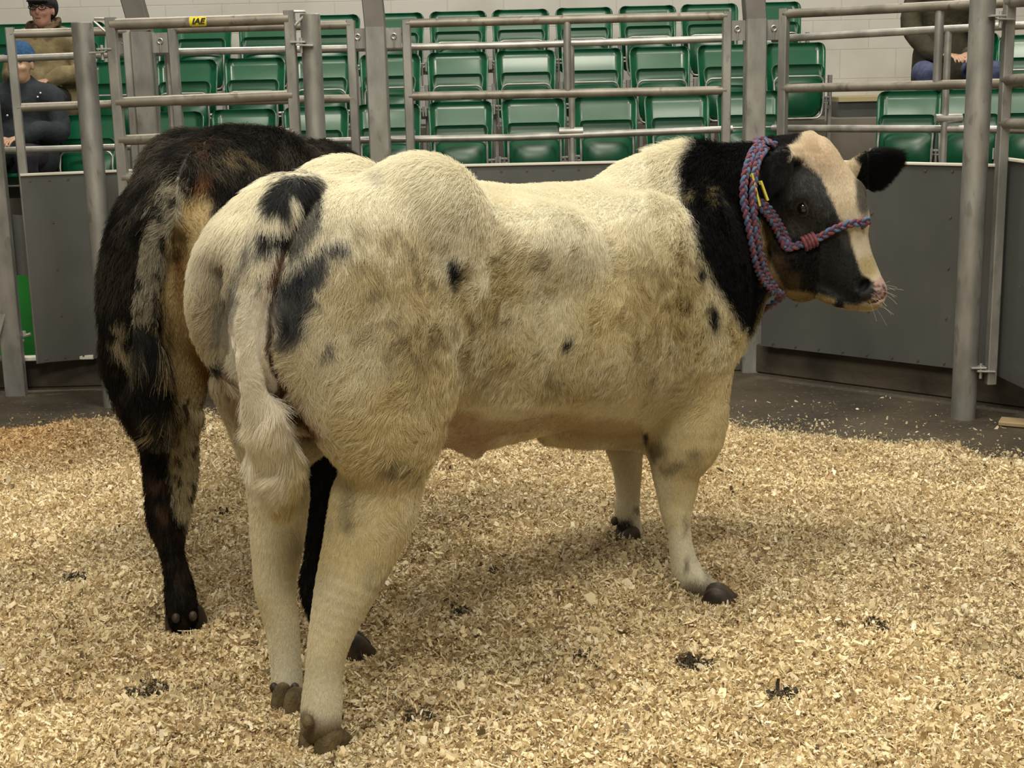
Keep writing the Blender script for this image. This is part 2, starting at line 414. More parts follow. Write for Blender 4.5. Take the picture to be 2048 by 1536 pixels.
def bolts(m, pts, r=.0055, ny=(0, -1, 0)):
    for p in pts:
        p = np.asarray(p, float); m.tube([p, p + np.array(ny) * .004], r, 8)
def panel(name, label, xl, xr, Yl, Yr, rails, frames, sheet=None, group='ring fence panels', mids=(), cat='fence panel', rail_mat=galv_rail):
    """rails: (py_left, py_right, r) at pixel columns xl,xr; frames: list of (px, ztop_py)"""
    cpt = (P(xl, 300, Yl) + P(xr, 300, Yr)) / 2
    e = empty(name, (cpt[0], cpt[1], 0), label, cat, group)
    for (yl, yr, r) in rails:
        a, b = P(xl, yl, Yl), P(xr, yr, Yr); fa = P(*frames[0][:3]); a[:2] = fa[:2]
        if len(frames) > 1: fb = P(*frames[-1][:3]); b[:2] = fb[:2]
        MB().tube([a, b], r, 14).build('rail', rail_mat, e, True)
    side = P(xr, 300, Yr) - P(xl, 300, Yl); side[2] = 0; side /= np.linalg.norm(side)
    for (px, py, Y, z0) in frames:
        p = P(px, py, Y)
        MB().bar((p[0], Y, z0), (p[0], Y, p[2]), .042, .04, side).build('upright', galv, e)
    for (px, pt, Y, pb) in mids:
        p = P(px, pt, Y); q = P(px, pb, Y)
        MB().tube([(p[0], Y, q[2]), (p[0], Y, p[2])], .019, 14).build('upright', galv, e, True)
    if sheet:
        z0, z1, n = sheet[:3]
        a = np.array(sheet[3]) if len(sheet) > 3 else P(xl, 300, Yl); b = np.array(sheet[4]) if len(sheet) > 4 else P(xr, 300, Yr)
        a = a.copy(); b = b.copy(); a[2] = b[2] = 0
        nrm = np.cross(side, [0, 0, 1.0])
        if nrm[1] > 0: nrm = -nrm
        m = MB(); off = nrm * .034
        m.bar(a + off + [0, 0, (z0 + z1) / 2], b + off + [0, 0, (z0 + z1) / 2], z1 - z0, .004, (0, 0, 1), .001)
        s_ = m.build('sheet', sheet_mat, e)
        m = MB(); m.bar(a + off + [0, 0, z1 + .004], b + off + [0, 0, z1 + .004], .012, .03, (0, 0, 1), .002); m.build('sheet_top_edge', whitewash, e)
        m = MB(); pts = []
        for k in range(n):
            t = (k + .5) / n
            pts.append(a + (b - a) * t + off * 1.1 + [0, 0, z1 - .025])
            if k % 3 == 1:
                for q in (.25, .5, .75): pts.append(a + (b - a) * t + off * 1.1 + [0, 0, z0 + (z1 - z0) * q])
            pts.append(a + (b - a) * t + off * 1.1 + [0, 0, z0 + .02])
        bolts(m, pts, .006, nrm); m.build('rivets', darksteel, e)
    return e
ST = 1.068; SB = .155
# middle panel (behind both calves)
panel('ring_fence', 'wide ring fence panel between the two square posts above the calf\'s back', 812, 1452, 7.07, 7.05,
      [(47, 31.5, .0215), (193, 180.5, .0215)], [(812, 40, 7.07, 0.15), (1454, 23, 7.05, .15)], (SB, ST, 14, P(770, 300, 7.06), P(1492, 300, 7.05)), mids=[(1134, 44, 7.06, 182)])
# left panel behind the badged gate
panel('ring_fence', 'ring fence panel behind the yellow-badged gate and the dark calf', 346, 703, 7.12, 7.09,
      [(59, 49, .021), (205, 197, .021)], [(344, 50, 7.12, .15), (701, 41, 7.09, .15)], (SB, ST, 8, P(300, 300, 7.10), P(738, 300, 7.06)))
# far left panel
panel('ring_fence', 'sheeted ring fence panel beside the two seated people on the left', 22, 236, 6.93, 7.05,
      [(68, 61, .0215), (216, 208, .0215)], [(19, 55, 6.93, .15), (252, 58, 7.1, .15)], (SB, zt(100, 349, 6.95), 6, PXZ(60, 6.93, .6), P(262, 300, 7.1)))
# right panel
YK = 6.30
kdir = (G(1905, 800) - G(1490, 745)); kdir[2] = 0
def onk(px):
    a = G(1490, 745); lo, hi = -.2, 3.0
    for _ in range(40):
        t = (lo + hi) / 2; q = a + kdir * t
        if proj(np.array([[q[0], q[1], .9]]))[0][0] < px: lo = t
        else: hi = t
    return (a + kdir * t)
q0, q1, q2 = onk(1566), onk(1880), onk(2060)
panel('ring_fence', 'ring fence panel behind the calf\'s face, between square and round posts', 1570, 2050, q0[1], q2[1],
      [(28, 3.5, .0215), (177, 166, .0215)], [(1569, 17, q0[1], .15)], (SB, ST, 10, onk(1536), onk(2050)), mids=[(1880, 16, q1[1], 168)])
# spectators' handrails behind the fence
def handrail(label, pts, posts):
    mid = P(*pts[0][0]); e = empty('handrail', (mid[0], mid[1], 0), label, 'handrail', 'thin handrails behind the ring fence')
    for line in pts:
        MB().tube([P(*q) for q in line], .0175, 12).build('rail', galv_bright, e, True)
    for (px, py, Y) in posts:
        p = P(px, py, Y); m = MB(); m.tube([(p[0], Y, 0), (p[0], Y, p[2])], .016, 12)
        q = P(px, py + 175, Y); m.tube([q + [-.06, 0, .0], q + [.06, 0, 0]], .021, 12); m.build('post', galv_bright, e, True)
handrail('thin two-bar handrail behind the middle and left fence panels', [[(-20, 119, 7.24), (345, 104, 7.24), (770, 95, 7.24), (1030, 90, 7.23), (1465, 77, 7.22)], [(-20, 302, 7.24), (345, 291, 7.24), (770, 279, 7.24), (1030, 275, 7.23), (1465, 258, 7.22)]],
         [(1142, 88, 7.23), (334, 106, 7.24)])
hy = lambda px: onk(px)[1] + .17
handrail('thin two-bar handrail behind the calf\'s head, right of the square post', [[(1545, 78, hy(1545)), (1900, 58, hy(1900)), (2060, 50, hy(2060))], [(1545, 257, hy(1545)), (1900, 258, hy(1900)), (2060, 260, hy(2060))]], [(1897, 62, hy(1897))])

# gate with the yellow badge
def gate(label, lx, rx, Yl, Yr, rails, ups, z0, sheet=None):
    c = (P(lx, 300, Yl) + P(rx, 300, Yr)) / 2
    e = empty('gate', (c[0], c[1], 0), label, 'gate', None)
    for yl, yr, r in rails:
        a, b = P(lx, yl, Yl), P(rx, yr, Yr); a[:2] = P(*ups[0])[:2]
        if len(ups) > 1: b[:2] = P(*ups[-1])[:2]
        MB().tube([a, b], r, 16).build('rail', galv_rail, e, True)
    side = P(rx, 300, Yr) - P(lx, 300, Yl); side[2] = 0; side /= np.linalg.norm(side)
    for px, py, Y in ups:
        p = P(px, py, Y); MB().bar((p[0], Y, z0), (p[0], Y, p[2]), .045, .04, side).build('upright', galv, e)
    return e, side
ge, gs = gate('tubular gate with yellow badge on its top rail, behind the dark calf', 226, 575, 6.5, 6.42,
              [(49, 37.5, .025), (205.5, 191, .0235), (281, 266, .0235), (356, 342, .0235), (470, 458, .0235), (600, 590, .0235)], [(221, 35, 6.5), (578, 21, 6.42)], .18)
for px, py, Y, sx in ((578, 22, 6.42, 1), (221, 36, 6.5, -1)):
    p = P(px, py, Y); m = MB()
    m.tube([p + [0, 0, -.003], p + [sx * .07, 0, -.003], p + [sx * .075, 0, -.012], p + [sx * .025, 0, -.06], p + [0, 0, -.075]], .006, 8); m.build('top_bracket', galv_bright, ge, True)
b0 = P(398, 44, 6.46); bd = gs
m = MB(); V = []; F = []
# badge: a thin yellow plate bent round the front of the rail
nx, na = 10, 7
for i in range(nx + 1):
    for j in range(na + 1):
        a = math.radians(-52 + 104 * j / na); rr = .0265
        fx_ = (i / nx - .5) * .078
        if i in (0, nx): a *= .72
        V.append(b0 + gs * fx_ + np.array([0, -math.cos(a) * rr + .0, math.sin(a) * rr]))
F = [[i * (na + 1) + j, (i + 1) * (na + 1) + j, (i + 1) * (na + 1) + j + 1, i * (na + 1) + j + 1] for i in range(nx) for j in range(na)]
c0 = P(398, (49 * (575 - 398) + 37.5 * (398 - 226)) / 349, (6.5 * (575 - 398) + 6.42 * (398 - 226)) / 349)
V = [v - b0 + c0 for v in V]
bad = mesh_obj('badge', V, F, mat('yellow_badge', (.62, .52, .03), .4), ge); bad['label'] = 'yellow badge with black letters'
fc = bpy.data.curves.new('badge_letters', 'FONT'); fc.body = 'IAE'; fc.size = .034; fc.extrude = .0014; fc.align_x = 'CENTER'; fc.align_y = 'CENTER'; fc.shear = .3; fc.offset = .0012
fo = bpy.data.objects.new('badge_letters', fc); C.objects.link(fo)
dg = bpy.context.evaluated_depsgraph_get(); tm = bpy.data.meshes.new_from_object(fo.evaluated_get(dg)); bpy.data.objects.remove(fo)
Vt = np.array([v.co[:] for v in tm.vertices]); Vt = np.stack([Vt[:, 0] * 1.15, Vt[:, 1], Vt[:, 2]], 1)
W = [c0 + gs * x + np.array([0, -.0268 - z, y]) for x, y, z in Vt]
lt = mesh_obj('badge_letters', W, [list(p.vertices) for p in tm.polygons], mat('badge_black', (.01, .01, .01), .5), bad, smooth=False, world=False)
mi = np.array((Matrix.Translation(ge.location)).inverted()); 
for v in lt.data.vertices: v.co = Vector(v.co) - ge.location
# latch
def latch(px, py, Y, parent, sx=1):
    p = P(px, py, Y); m = MB()
    m.bar(p + [-.045 * sx, -.02, .012], p + [.02 * sx, -.02, .012], .008, .05, (0, 0, 1)); m.bar(p + [-.02 * sx, -.03, 0], p + [.055 * sx, -.03, -.004], .008, .045, (0, 0, 1))
    m.tube([p + [.0, -.03, -.035], p + [0, -.03, .03]], .007, 8)
    m.build('latch', galv_bright, parent, True)
latch(604, 90, 6.43, ge); latch(208, 104, 6.52, ge, -1)
# gate right of the tallest round post
YG = yR2 - .02
ga, side2 = gate('sheeted gate hinged on the tallest round post, cut by the picture edge', 2016, 2110, YG - .02, YG - .45, [(5, -8, .022), (160, 155, .022), (247, 250, .022)], [(2022, -40, YG - .02)], .16)
gA = P(2022, 300, YG - .02).copy(); gA[2] = 0; gB = P(2160, 300, YG - .6).copy(); gB[2] = 0
gA = gA - side2 * .12
m = MB(); zt_ = zt(2030, 320, YG); m.bar(gA + [0, -.024, (zt_ + .19) / 2], gB + [0, -.024, (zt_ + .19) / 2], zt_ - .19, .004, (0, 0, 1), .001); m.build('sheet', sheet_mat, ga)
m = MB(); m.bar(gA + [0, -.024, zt_ + .004], gB + [0, -.024, zt_ + .004], .012, .03, (0, 0, 1), .002); m.build('sheet_top_edge', whitewash, ga)
latch(1996, 38, YG - .02, ga); latch(1957, 738, YG, ga)
m = MB(); bolts(m, [gA + (gB - gA) * t + np.array([0, -.027, z]) for t in (.06, .35, .7) for z in (.25, .6, zt_ - .03)], .006); m.build('rivets', darksteel, ga)
# kerb under the sheets
def kerb(name, a, b, h, m_, dpt=.12):
    a = np.array(a, float); b = np.array(b, float); mb = MB(); d = b - a; d[2] = 0; d /= np.linalg.norm(d); n = np.array([-d[1], d[0], 0])
    a[2] = b[2] = 0
    mb.bar(a + n * dpt / 2 + [0, 0, h / 2], b + n * dpt / 2 + [0, 0, h / 2], h, dpt, (0, 0, 1), .008)
    return setp(mb.build(name, m_), kind='structure')
kerb('trim_2', G(1490, 744) + [0, .02, 0], onk(2300) + [0, .02, 0], .152, kerb_mat)
kerb('trim_3', (-6, 7.0, 0), G(1490, 744) + [0, .02, 0], .152, kerb_mat)
o = MB().bar(P(40, 717, 6.96), P(188, 713, 6.99), .022, .05, (0, 0, 1)).build('sill_strip', whitewash); setp(o, 'pale strip under the far left sheeted panel', 'strip')
# bright green wall piece seen through the gap, behind the flat post
gx0, gx1 = PXZ(5, 7.5, .5)[0], PXZ(90, 7.5, .5)[0]
m = MB(); m.box((gx0 - .8, 7.5, 0), (gx1, 7.6, .62)); setp(m.build('wall_low', green_paint), kind='structure')
m = MB(); p = PXZ(34, 6.92, .9); m.bar(P(34, 430, 6.93), P(34, 550, 6.93), .22, .004, bev=.001); setp(m.build('patch_plate', sheet_mat), 'small grey steel plate beside the flat post over the green wall', 'plate')
m = MB(); c = P(48, 672, 6.9); m.tube([c + [-.04, 0, -.01], c + [.035, 0, .01]], .008, 8); m.tube([c, c + [0, 0, .025]], .012, 8); m.tube([c + [-.04, -.005, -.03], c + [0.0, -.005, -.02]], .006, 8)
setp(m.build('bolt_latch', galv_bright, smooth=True), 'small shiny drop bolt in front of the green wall piece', 'latch')
# timber offcut on the floor at the right
m = MB(); a = G(2003, 850); m.bar(a + [0.0, .02, .012], a + [.30, -.13, .012], .10, .018, (0.4, 1, 0), .003)
setp(m.build('wood_offcut', mat('raw_timber', (.30, .22, .12), .8)), 'pale wooden board offcut lying on the floor near the tallest post', 'board')
# ---------------------------------------------------------------- implicit surfaces (numpy) for living bodies
class Field:
    def __init__(s, lo, hi, h):
        s.lo = np.array(lo, float); s.h = h
        s.n = np.ceil((np.array(hi) - s.lo) / h).astype(int) + 1
        s.V = np.full(s.n, .12, np.float32)
    def sub(s, lo, hi):
        a = np.maximum(np.floor((np.array(lo) - s.lo) / s.h).astype(int), 0)
        b = np.minimum(np.ceil((np.array(hi) - s.lo) / s.h).astype(int) + 1, s.n)
        if (b <= a).any(): return None
        ax = [(s.lo[i] + s.h * np.arange(a[i], b[i])).astype(np.float32) for i in range(3)]
        return tuple(slice(a[i], b[i]) for i in range(3)), ax[0][:, None, None], ax[1][None, :, None], ax[2][None, None, :]
    def mix(s, sl, d, k, op='add'):
        v = s.V[sl]
        if op == 'add':
            if k <= 0: s.V[sl] = np.minimum(v, d); return
            h = np.maximum(k - np.abs(v - d), 0) / k
            s.V[sl] = np.minimum(v, d) - h * h * k * .25
        else:
            d = -d; h = np.maximum(k - np.abs(v - d), 0) / max(k, 1e-6)
            s.V[sl] = np.maximum(v, d) + h * h * k * .25
    def ell(s, c, r, R=None, k=.04, op='add'):
        c = np.array(c, float); r = np.array(r, float); m = r.max() + k + .02
        q = s.sub(c - m, c + m)
        if q is None: return
        sl, X, Y, Z = q; R = np.eye(3) if R is None else np.array(R, float)  # rows = local axes
        x, y, z = X - c[0], Y - c[1], Z - c[2]
        l = [R[i, 0] * x + R[i, 1] * y + R[i, 2] * z for i in range(3)]
        k0 = np.sqrt(sum((l[i] / r[i]) ** 2 for i in range(3))); k1 = np.sqrt(sum((l[i] / r[i] ** 2) ** 2 for i in range(3))) + 1e-6
        s.mix(sl, k0 * (k0 - 1) / k1, k, op)
    def loft(s, pts, ra, rb, axis, k=.03, sub=4, op='add', endr=None):
        """chain of points, elliptical section: ra along 'axis' (side), rb across"""
        pts = np.array(pts, float); ra = np.array(ra, float) * np.ones(len(pts)); rb = np.array(rb, float) * np.ones(len(pts))
        ax = np.array(axis, float); ax = np.tile(ax, (len(pts), 1)) if ax.ndim == 1 else ax
        def cr(a, t):
            n = len(a); i = np.clip(np.floor(t).astype(int), 0, n - 2); f = (t - i)
            f = f.reshape(-1, *([1] * (a.ndim - 1)))
            p0, p1, p2, p3 = a[np.maximum(i - 1, 0)], a[i], a[i + 1], a[np.minimum(i + 2, n - 1)]
            return .5 * (2 * p1 + (p2 - p0) * f + (2 * p0 - 5 * p1 + 4 * p2 - p3) * f ** 2 + (3 * p1 - p0 - 3 * p2 + p3) * f ** 3)
        t = np.linspace(0, len(pts) - 1, (len(pts) - 1) * sub + 1)
        q = cr(pts, t); a_ = np.maximum(cr(ra, t), .003); b_ = np.maximum(cr(rb, t), .003); x_ = cr(ax, t)
        m = max(a_.max(), b_.max()) + k + .02
        g = s.sub(q.min(0) - m, q.max(0) + m)
        if g is None: return
        sl, X, Y, Z = g; D = np.full(np.broadcast_shapes(X.shape, Y.shape, Z.shape), 9., np.float32)
        base = [c.start for c in sl]
        for i in range(len(q) - 1):
            A, B = q[i], q[i + 1]; u = B - A; L = np.linalg.norm(u)
            if L < 1e-6: continue
            u = u / L; mm = max(a_[i], a_[i + 1], b_[i], b_[i + 1]) + k + .02
            gg = s.sub(np.minimum(A, B) - mm, np.maximum(A, B) + mm)
            if gg is None: continue
            sl2, X2, Y2, Z2 = gg
            x, y, z = X2 - A[0], Y2 - A[1], Z2 - A[2]
            tt = np.clip((x * u[0] + y * u[1] + z * u[2]) / L, 0, 1)
            sx = x_[i] - u * np.dot(x_[i], u); sx /= np.linalg.norm(sx); sy = np.cross(u, sx)
            x = x - tt * L * u[0]; y = y - tt * L * u[1]; z = z - tt * L * u[2]
            r1 = a_[i] + (a_[i + 1] - a_[i]) * tt; r2 = b_[i] + (b_[i + 1] - b_[i]) * tt
            er = np.minimum(r1, r2)
            l1 = (x * sx[0] + y * sx[1] + z * sx[2]); l2 = (x * sy[0] + y * sy[1] + z * sy[2]); l3 = (x * u[0] + y * u[1] + z * u[2])
            k0 = np.sqrt((l1 / r1) ** 2 + (l2 / r2) ** 2 + (l3 / er) ** 2)
            k1 = np.sqrt((l1 / r1 ** 2) ** 2 + (l2 / r2 ** 2) ** 2 + (l3 / er ** 2) ** 2) + 1e-6
            loc = tuple(slice(sl2[j].start - base[j], sl2[j].stop - base[j]) for j in range(3))
            D[loc] = np.minimum(D[loc], k0 * (k0 - 1) / k1)
        s.mix(sl, D, k, op)
    def mesh(s):
        """surface nets"""
        V = s.V; S = V < 0; nx, ny, nz = V.shape
        cnt = np.zeros((nx - 1, ny - 1, nz - 1), np.int8)
        for i in (0, 1):
            for j in (0, 1):
                for k in (0, 1): cnt += S[i:nx - 1 + i, j:ny - 1 + j, k:nz - 1 + k]
        act = (cnt > 0) & (cnt < 8); idx = np.full(act.shape, -1, np.int32)
        ci = np.argwhere(act); idx[act] = np.arange(len(ci))
        acc = np.zeros((len(ci), 3)); num = np.zeros(len(ci))
        corners = [(i, j, k) for i in (0, 1) for j in (0, 1) for k in (0, 1)]
        val = {c: V[ci[:, 0] + c[0], ci[:, 1] + c[1], ci[:, 2] + c[2]] for c in corners}
        for a in corners:
            for d in range(3):
                if a[d] == 0:
                    b = list(a); b[d] = 1; b = tuple(b); va, vb = val[a], val[b]
                    m = (va < 0) != (vb < 0); t = np.where(m, va / np.where(m, va - vb, 1), 0)
                    p = np.tile(np.array(a, float), (len(ci), 1)); p[:, d] += t
                    acc += p * m[:, None]; num += m
        P_ = (ci + acc / num[:, None]) * s.h + s.lo
        quads = []
        for d in range(3):
            sl0 = [slice(None)] * 3; sl1 = [slice(None)] * 3; sl0[d] = slice(0, -1); sl1[d] = slice(1, None)
            e = S[tuple(sl0)] != S[tuple(sl1)]; u, w = [(1, 2), (2, 0), (0, 1)][d]
            E = np.argwhere(e); ok = (E[:, u] > 0) & (E[:, w] > 0) & (E[:, u] < V.shape[u] - 1) & (E[:, w] < V.shape[w] - 1); E = E[ok]
            ins = S[tuple(E.T)]
            def at(du, dw):
                q = E.copy(); q[:, u] -= du; q[:, w] -= dw; return idx[tuple(q.T)]
            Q = np.stack([at(1, 1), at(0, 1), at(0, 0), at(1, 0)], 1)
            Q[~ins] = Q[~ins][:, ::-1]; quads.append(Q)
        return P_, np.vstack(quads)

def relax(V, Q, it=2, f=.4):
    E = np.vstack([Q[:, [0, 1]], Q[:, [1, 2]], Q[:, [2, 3]], Q[:, [3, 0]]])
    for _ in range(it):
        A = np.zeros_like(V); n = np.zeros(len(V))
        np.add.at(A, E[:, 0], V[E[:, 1]]); np.add.at(A, E[:, 1], V[E[:, 0]])
        np.add.at(n, E[:, 0], 1); np.add.at(n, E[:, 1], 1)
        V = V + f * (A / np.maximum(n, 1)[:, None] - V)
    return V
def keep_largest(V, Q):
    """drop small loose islands"""
    lab = np.arange(len(V))
    E = np.vstack([Q[:, [0, 1]], Q[:, [1, 2]], Q[:, [2, 3]]])
    while True:
        m = np.minimum(lab[E[:, 0]], lab[E[:, 1]]); new = lab.copy()
        np.minimum.at(new, E[:, 0], m); np.minimum.at(new, E[:, 1], m); new = new[new]
        if (new == lab).all(): break
        lab = new
    u, c = np.unique(lab, return_counts=True); keep = np.isin(lab, u[c > .2 * c.max()])
    mp = np.cumsum(keep) - 1; return V[keep], mp[Q[keep[Q[:, 0]]]]

def vn(p, scale, seed=0):
    """value noise in 0..1"""
    q = np.asarray(p, float) * scale + seed * 17.31; i = np.floor(q).astype(np.int64); f = q - i; f = f * f * (3 - 2 * f)
    def hsh(a):
        h = (a[:, 0] * 73856093) ^ (a[:, 1] * 19349663) ^ (a[:, 2] * 83492791) ^ (seed * 2654435)
        h = (h ^ (h >> 13)) * 1274126177 & 0x7fffffff; h = (h ^ (h >> 11)) & 0xffff
        return h / 65535.
    r = 0
    for dx in (0, 1):
        for dy in (0, 1):
            for dz in (0, 1):
                w = (f[:, 0] if dx else 1 - f[:, 0]) * (f[:, 1] if dy else 1 - f[:, 1]) * (f[:, 2] if dz else 1 - f[:, 2])
                r = r + w * hsh(i + [dx, dy, dz])
    return r
def fbm(p, scale, oct=3, seed=0):
    r = 0; a = 1; t = 0
    for o in range(oct): r = r + a * vn(p, scale * 2 ** o, seed + o * 7); t += a; a *= .5
    return r / t

def sstep(a, b, x):
    t = np.clip((x - a) / (b - a), 0, 1); return t * t * (3 - 2 * t)

def unit(v): v = np.asarray(v, float); return v / np.linalg.norm(v)
# ---------------------------------------------------------------- the haltered black-and-white calf: body surface
U = unit((.68, .733, 0)); LFT = np.array([-U[1], U[0], 0]); B0 = np.array([-.507, 3.10, 0])
def K(t, s, z): return B0 + U * t + LFT * s + np.array([0, 0, z])
HR = unit((-.60, -.78, -.077)); HD = unit((.40, -.22, -.89)); HN = np.cross(HD, HR); HN /= np.linalg.norm(HN)
HR = np.cross(HN, HD); RH = np.array([HR, HN, HD])   # rows: right, face-normal, down-the-nose
def build_spotted(h):
    f = Field((-1.0, 2.55, -.02), (1.55, 4.85, 1.5), h)
    T = [(-.03, 1.00, .15, .19), (.04, 1.03, .23, .25), (.15, 1.00, .255, .29), (.30, .975, .28, .305), (.45, .95, .275, .31), (.60, .905, .275, .335), (.75, .89, .285, .33),
         (.9, .885, .29, .33), (1.05, .87, .285, .34), (1.2, .85, .265, .37), (1.35, .86, .24, .375), (1.48, .89, .205, .33), (1.58, .91, .15, .24)]
    f.loft([K(t, 0, z) for t, z, w, hh in T], [w for *_, w, hh in T], [hh for *_, hh in T], LFT, k=.02)
    RB = np.array([U, LFT, [0, 0, 1.0]])
    for s in (1, -1):
        f.ell(K(.30, s * .135, 1.145 if s > 0 else 1.158), (.19, .125, .175), RB, .05)          # rump muscle
        f.ell(K(.14 if s > 0 else .11, s * (.138 if s > 0 else .155), .955), (.165 if s > 0 else .19, .125 if s > 0 else .135, .30), RB, .03 if s > 0 else .05)            # buttock
        f.ell(K(.16 if s > 0 else .14, s * (.15 if s > 0 else .18), .85), (.17, .10 if s > 0 else .12, .25), RB, .03 if s > 0 else .05)             # thigh
        f.ell(K(1.30, s * .19, .88), (.19, .105, .29), RB, .07)           # shoulder
        f.ell(K(1.05, s * .17, 1.02), (.20, .12, .16), RB, .06)
        f.ell(K(.62, s * .17, 1.08), (.25, .12, .12), RB, .05)
    # groove of the spine over the rump and the cleft between the buttocks
    f.loft([K(.08, 0, 1.34), K(.3, 0, 1.345), K(.52, 0, 1.33)], .035, .055, LFT, k=.06, op='cut')
    f.loft([K(-.16, 0, 1.10), K(-.17, 0, .85), K(-.10, 0, .62)], .03, .10, LFT, k=.05, op='cut')
    f.loft([K(-.06, 0, .60), K(.08, 0, .585), K(.25, 0, .56)], .045, .075, LFT, k=.04, op='cut')
    f.ell(K(.05, 0, 1.22), (.12, .07, .07), RB, .05)                       # tail head
    # legs: (px, py, half width px, depth)
    def leg(pts, dy=1.0, k=.04, q=.006, ax=(1, .1, 0)):
        c = [P(x, y, Y) for x, y, w, Y in pts]; r = [w / FPX * (Y * .977 + .213 * (EYE - cc[2])) - q for (x, y, w, Y), cc in zip(pts, c)]
        f.loft(c, r, np.array(r) * dy, ax, k=k)
    leg([(740, 760, 108, 3.15), (765, 860, 98, 3.13), (765, 940, 88, 3.12), (748, 1010, 90, 3.11), (724, 1085, 80, 3.09), (690, 1180, 64, 3.06), (661, 1270, 48, 3.04), (648, 1340, 41, 3.03), (644, 1400, 45, 3.02), (641, 1445, 45, 3.01)], 1.05)
    leg([(506, 760, 82, 3.33), (535, 850, 78, 3.34), (551, 930, 66, 3.34), (557, 1000, 62, 3.34), (555, 1060, 58, 3.33), (553, 1110, 52, 3.32), (551, 1180, 44, 3.30), (564, 1250, 38, 3.29), (571, 1320, 35, 3.28), (574, 1370, 35, 3.27), (576, 1405, 28, 3.26)], 1.05)
    leg([(1375, 770, 84, 3.99), (1370, 860, 82, 3.99), (1354, 925, 56, 3.99), (1353, 985, 42, 3.99), (1352, 1020, 34, 3.98), (1358, 1060, 27, 3.97), (1364, 1105, 28, 3.96), (1376, 1146, 33, 3.95), (1402, 1170, 29, 3.93), (1424, 1186, 24, 3.92)], 1.1)
    leg([(1235, 780, 66, 4.30), (1245, 870, 45, 4.32), (1254, 930, 33, 4.34), (1256, 985, 27, 4.34), (1254, 1020, 28, 4.34), (1258, 1050, 28, 4.34), (1264, 1085, 26, 4.33), (1266, 1100, 22, 4.33)], 1.1)
    # neck
    nk = [(1330, 520, 4.10, .19, .33), (1385, 480, 4.15, .165, .30), (1430, 455, 4.18, .145, .265), (1470, 430, 4.20, .125, .22), (1515, 400, 4.23, .105, .175), (1565, 375, 4.26, .09, .14)]
    f.loft([P(x, y, Y) for x, y, Y, a, b in nk], [a for *_, a, b in nk], [b for *_, b in nk], LFT, k=.05)
    f.loft([P(1395, 640, 4.14), P(1440, 620, 4.16), P(1490, 570, 4.2), P(1530, 520, 4.22)], [.13, .09, .06, .04], [.14, .11, .08, .06], LFT, k=.06)   # dewlap
    # head
    hd = [(1560, 330, 4.26, .070, .085), (1590, 345, 4.275, .086, .125), (1610, 385, 4.28, .094, .160), (1622, 432, 4.27, .100, .178), (1638, 480, 4.255, .086, .168),
          (1668, 525, 4.225, .070, .132), (1703, 560, 4.19, .062, .095), (1728, 580, 4.165, .058, .066), (1738, 588, 4.155, .05, .055)]
    f.loft([P(x, y, Y) for x, y, Y, a, b in hd], [a for *_, a, b in hd], [b for *_, b in hd], HR, k=.03)
    f.ell(P(1632, 318, 4.24), (.062, .055, .07), RH, .04)                   # poll
    for px, py, Y, q in ((1611, 396, 4.185, .034), (1702, 388, 4.285, .046)): f.ell(P(px, py, Y), (q, .042, .045), RH, .05)   # brows
    f.ell(P(1568, 520, 4.23), (.075, .095, .085), RH, .06)                     # cheek
    f.ell(P(1598, 565, 4.23), (.05, .05, .06), RH, .04)
    f.ell(P(1742, 585, 4.15), (.055, .035, .034), RH, .02)                  # muzzle pad
    f.loft([P(1650, 590, 4.19), P(1690, 603, 4.175), P(1712, 606, 4.165)], [.035, .035, .03], [.02, .02, .016], HR, k=.015)  # lower jaw
    f.ell(P(1606, 415, 4.150), (.022, .024, .017), RH, .012, 'cut')          # eye socket
    f.ell(P(1726, 571, 4.112), (.030, .021, .013), np.array([HR, unit(HN + .6 * HD), unit(HD - .6 * HN)]), .010, 'cut')  # nostril
    f.loft([P(1655, 592, 4.10), P(1700, 604, 4.09), P(1740, 606, 4.09), P(1772, 592, 4.13)], .03, .0035, HR, k=.008, op='cut')     # mouth line
    # far ear, near ear
    f.loft([P(1692, 345, 4.32), P(1725, 342, 4.36), P(1765, 337, 4.42), P(1798, 318, 4.48)], [.03, .058, .062, .024], [.02, .018, .014, .010], (0.15, -.2, 1), k=.02)
    f.ell(P(1543, 352, 4.11), (.088, .046, .015), np.array([unit((-.62, -.12, -.74)), unit((.76, -.05, -.63)), unit((-.1, -1, .1))]), .02)
    f.ell(P(1582, 318, 4.17), (.045, .035, .03), RH, .02)
    # tail
    tl = [(612, 372, 3.13, .036), (590, 385, 3.03, .038), (560, 420, 2.97, .036), (540, 470, 2.94, .032), (526, 530, 2.91, .029), (510, 590, 2.90, .026), (498, 650, 2.90, .024), (497, 720, 2.91, .025), (508, 780, 2.93, .028), (528, 840, 2.96, .036), (545, 900, 3.01, .045), (556, 950, 3.07, .048), (562, 1000, 3.13, .03)]
    f.loft([P(x, y, Y) for x, y, Y, r in tl], [r for *_, r in tl], [r * .8 for *_, r in tl], (1, 0, 0), k=.012)
    # sheath and navel folds
    f.loft([P(912, 820, 3.52), P(932, 868, 3.48), P(950, 903, 3.46)], [.060, .042, .022], [.045, .034, .020], U, k=.03)
    f.loft([P(940, 840, 3.54), P(965, 874, 3.50), P(990, 884, 3.48)], [.04, .025, .013], [.03, .02, .01], U, k=.02)
    f.loft([P(1090, 850, 3.85), P(1180, 868, 3.95), P(1270, 876, 4.02)], [.06, .05, .04], [.03, .03, .03], U, k=.06)
    V, Q = f.mesh(); V, Q = keep_largest(V, Q)
    return relax(V, Q, 2, .35), Q
